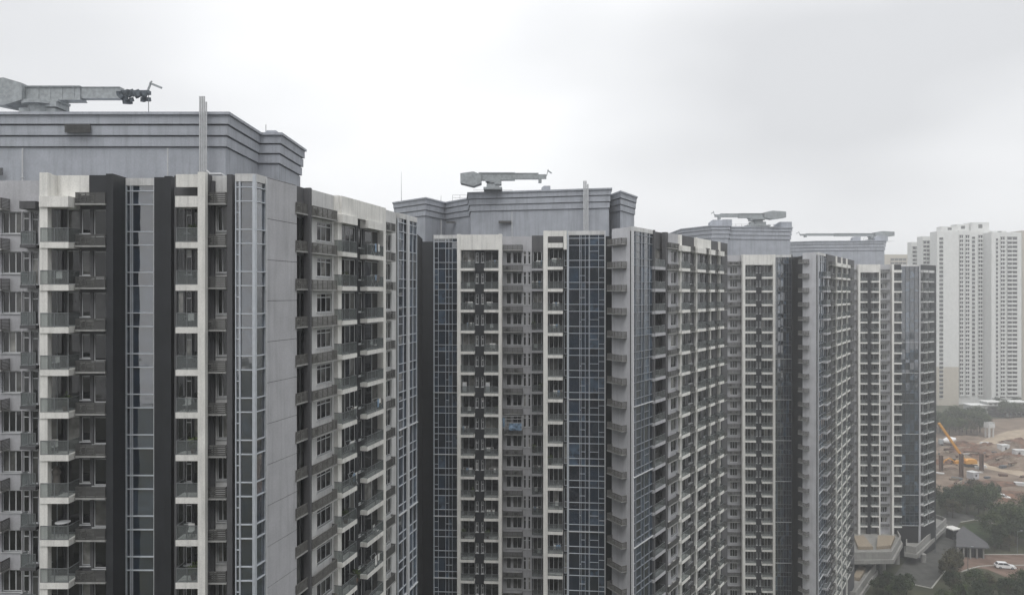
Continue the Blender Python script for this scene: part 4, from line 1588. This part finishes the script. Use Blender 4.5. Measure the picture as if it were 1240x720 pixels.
def trunk_mesh(seed, h, rx):
    rnd = random.Random(seed)
    mb = MB()
    mb.tube((0, 0, 0), (.1, .1, h * .45), .22, 8, .15, 0)
    for i in range(5):
        t = i * 1.256 + rnd.uniform(0, .6)
        mb.tube((.1, .1, h * .4), (math.cos(t) * rx * .6, math.sin(t) * rx * .6, h * rnd.uniform(.6, .8)), .12, 6, .05)
    mb.tube((.1, .1, h * .45), (0, 0, h * .85), .15, 6, .05)
    return mb.mesh('trunk', 'bark')


PROTO = []
for i, (hh, rx, rz, mat) in enumerate(((9, 3.6, 3.0, 'leaf0'), (8, 3.9, 2.6, 'leaf1'), (10, 3.3, 3.6, 'leaf0'), (7, 3.0, 2.4, 'leaf2'), (9, 4.2, 3.2, 'leaf1'))):
    PROTO.append((hh, crown_mesh(50 + i, rx, rz, 34, 60, mat), trunk_mesh(i, hh, rx), rz))


def tree(px, py, s_, kind, label, group, name='leafy_tree'):
    hh, cm, tm, rz = PROTO[kind % len(PROTO)]
    label = ('dark rounded ', 'mid-green flat-topped ', 'dark tall ', 'brownish small ', 'broad mid-green ')[kind % 5] + label
    x, y = gp(px, py)
    r = empty(name, (x, y, 0), random.uniform(0, 6.28))
    r.scale = (s_, s_, s_ * random.uniform(.9, 1.12))
    tag(r, label, 'tree', group)
    put('trunk', tm, r)
    c = put('crown', cm, r)
    c.location = (0, 0, hh - rz)
    return r


rt = random.Random(3)
for i in range(13):
    tree(1140 + i * 5 + rt.uniform(-3, 3), 612 + rt.uniform(-9, 14) + i * .3, rt.uniform(.75, 1.1), i, 'tree in the belt between the construction site and the lawn', 'trees between the site and the lawn')
for px, py, s_, k in ((1204, 655, 1.1, 4), (1214, 645, 1.2, 1), (1224, 652, 1.15, 4), (1236, 650, 1.1, 1), (1230, 662, .9, 0), (1212, 664, .8, 2), (1246, 660, 1.1, 0), (1222, 667, .6, 3), (1204, 668, .55, 0), (1242, 640, 1.1, 4)):
    tree(px, py, s_, k, 'tree beside the brick forecourt, beyond the parked white car', 'trees by the forecourt')
for i in range(16):
    tree(1146 + i * 7 + rt.uniform(-3, 3), 724 + rt.uniform(-10, 14), rt.uniform(.45, .75), i + 1, 'tree along the forecourt edge opposite the low pavilion', 'trees along the forecourt edge')
for i in range(8):
    tree(1064 + i * 5 + rt.uniform(-2, 2), 720 + rt.uniform(-5, 14), rt.uniform(.4, .62), i, 'tree tucked under the podium decks beside the access road', 'trees under the podium decks')
for px, py, s_ in ((1151, 697, .9), (1155, 692, .8), (1149, 704, .8)):
    tree(px, py, s_, 3, 'tree at the corner of the access road and forecourt', 'trees at the road corner')
for i in range(22):
    tree(1134 + (i % 11) * 5.4 + rt.uniform(-2, 2), 517 + (i // 11) * 7 + rt.uniform(-2, 4), rt.uniform(1.0, 1.5), i, 'tree of the grove behind the yellow crane', 'grove behind the crane')
for i in range(14):
    tree(1200 + i * 4.5, 503 + rt.uniform(-4, 3), rt.uniform(.8, 1.2), i, 'tree at the foot of the distant white towers', 'trees at the distant towers')

# ------------------------------------------------------------------ small buildings, vehicles, construction plant
c = gp(1180, 668)
r = empty('low_pavilion', (c[0], c[1], 0))
tag(r, 'low pavilion with flat grey roof and dark open front beside the brick forecourt', 'pavilion')
rp_ = [gp(1158, 661, 3.6), gp(1198, 662.5, 3.6), gp(1196, 657, 3.6), gp(1166, 636, 3.6), gp(1158, 645, 3.6)]
mb = MB()
mb.prism([(x - c[0], y - c[1]) for x, y in rp_], 3.2, 3.6)
mb.build('roof', 'midgrey', r)
mb = MB()
mb.prism([(x - c[0], y - c[1]) for x, y in offset_poly(rp_, -1.6)], 0, 3.199)
mb.build('wall', 'darker', r)
for px in (1161, 1168, 1176, 1184, 1192):
    x, y = gp(px, 661.6, 3.6)
    mb = MB()
    mb.box(x - c[0] - .2, x - c[0] + .2, y - c[1] + .3, y - c[1] + .7, 0, 3.198)
    mb.build('column', 'concrete', r)

c = gp(1153.5, 651)
r = empty('guard_kiosk', (c[0], c[1], 0), .3)
tag(r, 'small dark kiosk with a pale overhanging roof in the access road', 'kiosk')
mb = MB()
mb.box(-1.3, 1.3, -1.3, 1.3, 0, 3.0)
bd = mb.build('body', 'dark', r)
mb = MB()
mb.box(-1.0, 1.0, -1.33, -1.301, 1.0, 2.4)
mb.build('window', 'glassdark', bd)
mb = MB()
mb.box(-1.75, 1.75, -1.75, 1.75, 3.001, 3.35)
mb.build('roof', 'cream', r)


def car(px, py, rz, label, L_=4.8):
    x, y = gp(px, py)
    r = empty('parked_car', (x, y, .016), rz)
    tag(r, label, 'car')
    W = .9
    k = L_ / 4.8
    mb = MB()
    side = [(-2.4, .45), (-2.35, .95), (-2.15, 1.1), (-.95 - .9, 1.15), (1.15, 1.05), (2.15, .9), (2.38, .65), (2.38, .38), (1.95, .3), (-2.0, .3)]
    mb.profile([(a_ * k, b_) for a_, b_ in side], -W, W)
    mb.build('body', 'carwhite', r)
    mb = MB()
    i0 = len(mb.v)
    lo = [(-2.2, 1.1), (-1.75, 1.62), (.25, 1.64), (1.1, 1.06)]
    mb.profile([(a_ * k, b_) for a_, b_ in lo], -W * .84, W * .84)
    cb = mb.build('cabin_glass', 'glassdark', r)
    mb = MB()
    mb.profile([(-1.85 * k, 1.6), (-1.75 * k, 1.69), (.2 * k, 1.7), (.4 * k, 1.58)], -W * .8, W * .8)
    mb.build('roof', 'carwhite', r)
    for a_, b_ in (((-2.17, 1.1), (-1.72, 1.62)), ((-.7, 1.05), (-.7, 1.62)), ((1.08, 1.06), (.27, 1.64))):
        mb = MB()
        for s_ in (-1, 1):
            mb.bar((a_[0] * k, s_ * W * .85, a_[1]), (b_[0] * k, s_ * W * .83, b_[1]), .05, .09)
        mb.build('pillar', 'carwhite', r)
    for sx in (-1.45, 1.45):
        for sy in (-1, 1):
            mb = MB()
            mb.tube((sx * k, sy * W - .12 * sy, .34), (sx * k, sy * W + .02 * sy, .34), .34, 16)
            wh = mb.build('wheel', 'tyre', r)
            mb = MB()
            mb.tube((sx * k, sy * W + .021 * sy, .34), (sx * k, sy * W + .03 * sy, .34), .2, 12)
            mb.build('rim', 'crane_grey', wh)
    for sy in (-1, 1):
        mb = MB()
        mb.box(2.3 * k, 2.4 * k, sy * .6 - .2, sy * .6 + .2, .68, .82)
        mb.build('headlight', 'frame', r)
    return r


car(1217, 687.5, R(-12), 'white estate car parked on the brick forecourt', 5.1)
car(1215, 603.5, R(-35), 'white car at the bare ground edge of the construction site', 4.8)

# yellow crawler crane
bx, by = gp(1172, 564)
r = empty('crawler_crane', (bx, by, 0), R(180))
tag(r, 'yellow crawler crane with a long raised boom among the soil heaps', 'crane')
for sy in (-1, 1):
    mb = MB()
    mb.profile([(-3.2, .3), (-2.8, 0), (2.8, 0), (3.2, .3), (3.2, .8), (2.8, 1.1), (-2.8, 1.1), (-3.2, .8)], sy * 2 - .45, sy * 2 + .45)
    mb.build('track', 'tyre', r)
mb = MB()
mb.profile([(-3.4, 1.3), (1.8, 1.3), (1.8, 2.6), (.6, 3.2), (-3.0, 3.2), (-3.4, 2.7)], -1.5, 1.5)
mb.box(-.8, .8, -.8, .8, 1.0, 1.31)
mb.build('body', 'yellow', r)
mb = MB()
mb.profile([(1.0, 1.4), (2.6, 1.4), (2.6, 2.8), (2.1, 3.6), (1.0, 3.6)], -1.6, -.45)
mb.build('cab', 'glassdark', r)
tx = -(PX(1137, by) - bx)
tz = PZ(512, by)
mb = MB()
b0, b1 = Vector((1.2, 0, 2.2)), Vector((tx, 0, tz))
for sy in (-.5, .5):
    for sz in (-.5, .5):
        mb.bar(b0 + Vector((0, sy, 0)), b1 + Vector((sz * .3, sy * .5, sz * .3)), .2, .2)
n = 12
d = b1 - b0
for i in range(n):
    p_, q_ = b0 + d * i / n, b0 + d * (i + 1) / n
    for sy in (-.45, .45):
        mb.bar(p_ + Vector((-.3, sy, .3)), q_ + Vector((.3, sy, -.3)), .12, .12)
mb.bar(b0, b1, .95, .95)
mb.build('boom', 'yellow', r)
mb = MB()
mb.tube(b1, (b1.x, 0, 6), .05, 5)
mb.box(b1.x - .3, b1.x + .3, -.2, .2, 5.2, 6)
mb.build('hook', 'metal', r)
# excavator with low yellow arm
ex, ey = gp(1158, 563)
r = empty('excavator', (ex, ey, 0), R(185))
tag(r, 'yellow excavator with its arm stretched low beside the rusty posts', 'excavator')
for sy in (-1, 1):
    mb = MB()
    mb.profile([(-1.9, .25), (-1.6, 0), (1.6, 0), (1.9, .25), (1.9, .6), (1.6, .85), (-1.6, .85), (-1.9, .6)], sy * 1.2 - .3, sy * 1.2 + .3)
    mb.build('track', 'tyre', r)
mb = MB()
mb.profile([(-2.2, .95), (1.2, .95), (1.2, 1.9), (.3, 2.2), (-2.0, 2.2)], -1.3, 1.3)
mb.build('body', 'yellow', r)
mb = MB()
mb.profile([(.1, 1.3), (1.5, 1.3), (1.4, 2.9), (.1, 2.9)], -1.25, -.25)
mb.build('cab', 'glassdark', r)
mb = MB()
mb.bar((.9, .3, 1.8), (3.4, .3, 3.4), .45, .55)
mb.bar((3.4, .3, 3.4), (5.8, .3, 2.4), .4, .45)
mb.bar((5.8, .3, 2.4), (6.8, .3, 1.0), .35, .4)
ar = mb.build('arm', 'yellow', r)
mb = MB()
mb.profile([(6.3, .9), (7.3, 1.1), (7.1, .2), (6.5, .1)], -.4, 1.0)
mb.build('bucket', 'rust', ar)


def post(px, y0, y1, label, arm=0):
    x, y = gp(px, y1)
    hz = PZ(y0, y)
    r = empty('site_post', (x, y, 0))
    tag(r, label, 'post')
    mb = MB()
    for s_ in (-1, 1):
        mb.box(s_ * .55 - .12, s_ * .55 + .12, -.6, .6, 0, hz)
    mb.box(-.43, .43, -.08, .08, 0, hz)
    mb.build('shaft', 'rust', r)
    mb = MB()
    mb.box(-.75, .75, -.75, .75, 0.001, .3)
    mb.build('base', 'rust', r)
    if arm:
        mb = MB()
        mb.box(min(.68 * arm, arm), max(.68 * arm, arm) if abs(arm) > 1 else .7, -.4, .4, hz - 1.6, hz - .6)
        mb.build('bracket', 'rust', r)


post(1164, 549, 577, 'tallest rusty steel post standing before the yellow crane', -2.2)
post(1188.5, 549, 569, 'rusty steel post with a side bracket beyond the crane', 3.0)
post(1139.5, 551, 573, 'rusty steel post close to the dark corner of the deck tower')

# concrete mixer lorry
x, y = gp(1148, 539)
r = empty('mixer_lorry', (x, y, 0), R(-10))
tag(r, 'concrete mixer lorry with a white drum on the pale track', 'lorry')
mb = MB()
mb.box(-4, 4, -1, 1, .7, 1.1)
mb.build('chassis', 'rust', r)
mb = MB()
mb.profile([(-4.3, .7), (-2.6, .7), (-2.6, 3.0), (-4.0, 3.0), (-4.3, 2.0)], -1.2, 1.2)
mb.build('cab', 'crane_grey', r)
mb = MB()
for (p_, q_, r0, r1) in (((-2.2, 0, 2.2), (-.6, 0, 2.6), .9, 1.55), ((-.6, 0, 2.6), (1.4, 0, 3.0), 1.55, 1.55), ((1.4, 0, 3.0), (3.6, 0, 3.4), 1.55, .7)):
    mb.tube(p_, q_, r0, 16, r1)
mb.build('drum', 'carwhite', r)
for sx in (-3.3, 1.0, 2.4):
    for sy in (-1, 1):
        mb = MB()
        mb.tube((sx, sy * 1.0, .5), (sx, sy * 1.28, .5), .5, 14)
        mb.build('wheel', 'tyre', r)


def cabin(px, py, w_, d_, h_, label, mat='cream', rz=0):
    x, y = gp(px, py)
    r = empty('site_cabin', (x, y, 0), rz)
    tag(r, label, 'site cabin')
    mb = MB()
    mb.box(-w_ / 2, w_ / 2, -d_ / 2, d_ / 2, .1, h_)
    mb.build('wall', mat, r)
    mb = MB()
    mb.box(-w_ / 2 - .15, w_ / 2 + .15, -d_ / 2 - .15, d_ / 2 + .15, h_ + .001, h_ + .2)
    mb.build('roof', 'white', r)
    for i in range(max(1, int(w_ / 2.5))):
        xx = -w_ / 2 + (i + .5) * w_ / max(1, int(w_ / 2.5))
        mb = MB()
        mb.box(xx - .5, xx + .5, -d_ / 2 - .02, -d_ / 2 - .001, h_ * .4, h_ * .75)
        mb.build('window', 'glassdark', r)


cabin(1215, 547, 4.5, 3, 3.6, 'white site cabin between two soil heaps', 'white', .2)
cabin(1237, 552, 7, 3, 3, 'long low white site cabin on the pale lower track', 'white', -.1)
cabin(1178, 579, 3.5, 3, 2.8, 'small white roofed hut in front of the rusty posts', 'grey', .4)
cabin(1186, 599, 4, 3, 2.2, 'low grey shed at the tree belt edge of the site', 'concrete', .5)
# white shuttering tower
x, y = gp(1198, 529)
r = empty('shuttering_tower', (x, y, 0), .3)
tag(r, 'white two legged shuttering tower beside the pale track', 'formwork tower')
for sx in (-1.5, 1.5):
    for sy in (-1, 1):
        mb = MB()
        mb.box(sx - .3, sx + .3, sy - .3, sy + .3, 0, 5.2)
        mb.build('leg', 'white', r)
mb = MB()
mb.box(-2.2, 2.2, -1.6, 1.6, 5.201, 7.0)
mb.build('platform', 'white', r)
mb = MB()
for sx in (-1.9, 0, 1.9):
    mb.box(sx - .15, sx + .15, -1.5, 1.5, 7.001, 8.2)
mb.build('railing', 'white', r)
# stacked material and spoil
rc = random.Random(21)
for i in range(64):
    px, py = rc.uniform(1136, 1246), rc.choice((rc.uniform(532, 552), rc.uniform(540, 572), rc.uniform(555, 598)))
    x, y = gp(px, py)
    w_, d_, h_ = rc.uniform(1.2, 4.5), rc.uniform(.8, 2), rc.uniform(.4, 1.4)
    r = empty('material_stack', (x, y, .0), rc.uniform(-.6, .6))
    tag(r, rc.choice(('rusty', 'tan', 'pale', 'dark', 'red-brown')) + ' stack of building material on the bare soil', 'material stack', 'material stacks on the site')
    cm_ = {'rusty': 'rust', 'tan': 'timber', 'pale': 'white', 'dark': 'crane_dark', 'red-brown': 'rust'}[r['label'].split()[0]]
    nl = rc.randint(2, 4)
    for q in range(nl):
        mb = MB()
        o1, o2 = rc.uniform(-.3, .3), rc.uniform(-.2, .2)
        mb.box(-w_ / 2 + o1, w_ / 2 + o1, -d_ / 2 + o2, d_ / 2 + o2, h_ * q / nl + .01, h_ * (q + 1) / nl - .03)
        mb.build('bundle', cm_, r)
# fence posts and hoarding along the site edge
hp = [gp(1182, 611), gp(1205, 617), gp(1236, 626), gp(1290, 634)]
r = empty('site_hoarding', (hp[0][0], hp[0][1], 0))
tag(r, 'low grey hoarding between the bare ground and the tree belt', 'hoarding')
for p_, q_ in zip(hp, hp[1:]):
    n_ = int(math.hypot(q_[0] - p_[0], q_[1] - p_[1]) / 2.4)
    for i in range(n_):
        a_ = Vector(p_).lerp(Vector(q_), i / n_) - Vector(hp[0])
        b_ = Vector(p_).lerp(Vector(q_), (i + .96) / n_) - Vector(hp[0])
        mb = MB()
        mb.bar((a_.x, a_.y, .9), (b_.x, b_.y, .9), .08, 1.8)
        mb.build('panel', 'ledge', r)
# lamp posts by the forecourt
for px, py, lab in ((1172, 690, 'slim lamp post at the kerb of the brick forecourt'), (1232, 669, 'slim lamp post behind the forecourt by the broad trees'), (1133, 668, 'slim lamp post beside the access road and podium parapet')):
    x, y = gp(px, py)
    r = empty('lamp_post', (x, y, 0))
    tag(r, lab, 'lamp post')
    mb = MB()
    mb.tube((0, 0, 0), (0, 0, 6.5), .09, 8, .06)
    mb.build('pole', 'metal', r)
    mb = MB()
    mb.bar((0, 0, 6.4), (1.2, 0, 6.7), .06, .06)
    mb.build('arm', 'metal', r)
    mb = MB()
    mb.box(.9, 1.6, -.14, .14, 6.62, 6.74)
    mb.build('lamp_head', 'crane_grey', r)
# stacked beams
rs = random.Random(5)
for i, (px, py) in enumerate(((1206, 545), (1222, 540), (1230, 548), (1176, 552), (1152, 547), (1244, 560), (1196, 552), (1210, 560), (1160, 585), (1226, 566))):
    x, y = gp(px, py)
    r = empty('beam_pile', (x, y, 1.6 if i % 2 else .02), rs.uniform(-.8, .8))
    tag(r, 'pile of rusty beams lying on the soil of the construction site', 'beam pile', 'beam piles on the site')
    for j in range(6):
        mb = MB()
        lx = rs.uniform(4, 7)
        mb.box(-lx / 2, lx / 2, j % 3 * .55 - .8, j % 3 * .55 - .35, (j // 3) * .42, (j // 3) * .42 + .4)
        mb.build('beam', rs.choice(['rust', 'timber', 'rust', 'ledge']), r)


# ------------------------------------------------------------------ distant white towers
def far_tower(label, px0, px1, Y, ytop, cols, wallcol='far', depth=24, lower=None, steps=(), grey=None):
    x0, x1 = PX(px0, Y), PX(px1, Y)
    zt = PZ(ytop, Y)
    cx = (x0 + x1) / 2
    r = empty('distant_tower', (cx, Y + depth / 2, 0))
    tag(r, label, 'apartment tower', 'distant white towers')
    X = lambda p_: PX(p_, Y) - cx
    d0 = -depth / 2
    mb = MB()
    mb.box(x0 - cx, x1 - cx, d0, depth / 2, 0 if not lower else PZ(lower, Y), zt)
    mb.build('wall', wallcol, r)
    if lower:
        mb = MB()
        mb.box(x0 - cx + .02, x1 - cx - .02, d0 + .02, depth / 2 - .02, 0, PZ(lower, Y))
        mb.build('lower_wall', 'farbeige', r)
    for (a_, b_, yy, dd) in steps:
        mb = MB()
        mb.box(X(a_), X(b_), d0 + dd, depth / 2 - 2, zt + .001, PZ(yy, Y))
        hd = mb.build('roof_house', wallcol, r)
        mb = MB()
        xm = (X(a_) + X(b_)) / 2
        mb.box(xm - 1.4, xm + 1.4, d0 + dd - .06, d0 + dd - .002, zt + (PZ(yy, Y) - zt) * .3, zt + (PZ(yy, Y) - zt) * .75)
        mb.build('vent_grille', 'louvre', hd)
    nfl = int((zt - 4) / 2.89)
    for (a_, b_, kind) in cols:
        wd = X(b_) - X(a_)
        if kind == 'b':
            mb = MB()
            mb.box(X(a_), X(b_), d0 - .03, d0 - .002, 6, zt - 3.2)
            mb.build('glazing_strip', 'farpane', r)

            def fn():
                m_ = MB()
                m_.box(0, wd, -1.0, -.031, 0, 1.15)
                return m_.mesh('balcony', wallcol)

            def dv():
                m_ = MB()
                n_ = max(2, int(wd / 3.4))
                for q in range(n_ + 1):
                    xx = (wd - .3) * q / n_
                    m_.box(xx, xx + .22, -.4, -.032, 1.151, 2.889)
                return m_.mesh('divider', wallcol)
            bm_, dm_ = fn(), dv()
            for k in range(nfl - 1):
                z = zt - 3.6 - 2.89 * (k + 1)
                if z < 5:
                    break
                o_ = put('balcony', bm_, r, Matrix.Translation((X(a_), d0, z)))
                put('divider', dm_, o_)
        else:
            m_ = MB()
            m_.box(0, wd, -.12, -.002, 0, 1.5)
            wm = m_.mesh('window', 'farpane')
            m_ = MB()
            m_.box(-.2, wd + .2, -.5, -.003, -.3, -.001)
            sm = m_.mesh('sill', wallcol)
            for k in range(nfl - 1):
                z = zt - 3.0 - 2.89 * (k + 1)
                if z < 5:
                    break
                o_ = put('window', wm, r, Matrix.Translation((X(a_), d0, z)))
                put('sill', sm, o_)
        if kind == 'g':
            pass
    return r


far_tower('distant white tower with blind wall above beige base and two roof vents', 1135, 1161, 512, 280, [(1137.5, 1142, 'w')], lower=444, steps=[(1141, 1161, 274, 1)], depth=9)
far_tower('distant white tower faced with close rows of balconies, tallest roof house', 1161, 1200, 517, 279, [(1160.5 + .8, 1166.5, 'b'), (1168.5, 1174, 'b'), (1177, 1180.5, 'w'), (1184, 1190, 'b'), (1191, 1198, 'b')], steps=[(1161.5, 1177, 271, 3), (1177.5, 1199, 269, 1)], depth=12)
far_tower('distant tower with wide balcony bands and grey edge strips, low flat roof', 1200.6, 1237, 508, 281, [(1206, 1208.5, 'w'), (1211, 1217, 'b'), (1219, 1232, 'b')], wallcol='far', steps=[(1206, 1222, 279, 3)], depth=9)
far_tower('distant pale tower with one balcony column, stepping down behind the blind white wall', 1117, 1128, 527, 286, [(1117.5, 1126, 'b')], depth=7)
far_tower('distant lowest stepped tower with balcony bands peeping over the dark deck tower', 1104, 1116, 540, 293, [(1104.4, 1114, 'b')], depth=6)
far_tower('distant beige tower at the very edge beyond the wide balcony bands', 1238, 1290, 540, 279, [(1242, 1262, 'b')], wallcol='farbeige')
far_tower('distant squat cream block just clearing the roof of the deck tower', 1070, 1100, 620, 308, [(1078, 1098, 'b')], wallcol='farbeige')
for i, (px, w_, h_) in enumerate(((1192, 22, 7), (1216, 26, 9), (1238, 20, 6))):
    x, y = gp(px, 503)
    r = empty('low_site_building', (x, y, 0), 0)
    tag(r, ('flat pale shed at the foot of the tower with balcony rows', 'long pale site office under the wide balcony bands', 'short pale shed at the end of the far site road')[i], 'shed')
    mb = MB()
    mb.box(-w_ / 2, w_ / 2, -4, 4, 0, h_)
    mb.build('wall', 'fargrey', r)
    mb = MB()
    mb.box(-w_ / 2 - .4, w_ / 2 + .4, -4.4, 4.4, h_ + .001, h_ + .4)
    mb.build('roof', 'far', r)
    for s_ in range(int(h_ / 3)):
        for q in range(int(w_ / 3)):
            mb = MB()
            mb.box(-w_ / 2 + 1 + q * 3, -w_ / 2 + 2.6 + q * 3, -4.05, -4.002, 1 + s_ * 3, 2.3 + s_ * 3)
            mb.build('window', 'farpane', r)

# ------------------------------------------------------------------ haze
hm = bpy.data.materials.new('pale_mist')
hm.use_nodes = True
n = hm.node_tree.nodes
n.clear()
ho = n.new('ShaderNodeOutputMaterial')
pv = n.new('ShaderNodeVolumePrincipled')
pv.inputs['Color'].default_value = (.93, .94, .96, 1)
pv.inputs['Density'].default_value = .0007
pv.inputs['Anisotropy'].default_value = .2
hm.node_tree.links.new(pv.outputs[0], ho.inputs['Volume'])
mb = MB()
mb.box(-2700, 2700, -600, 3100, -1, H + 56)
hz = mb.build('haze', hm)
tag(hz, 'thin pale mist filling the air between the towers', 'mist', None, 'stuff')
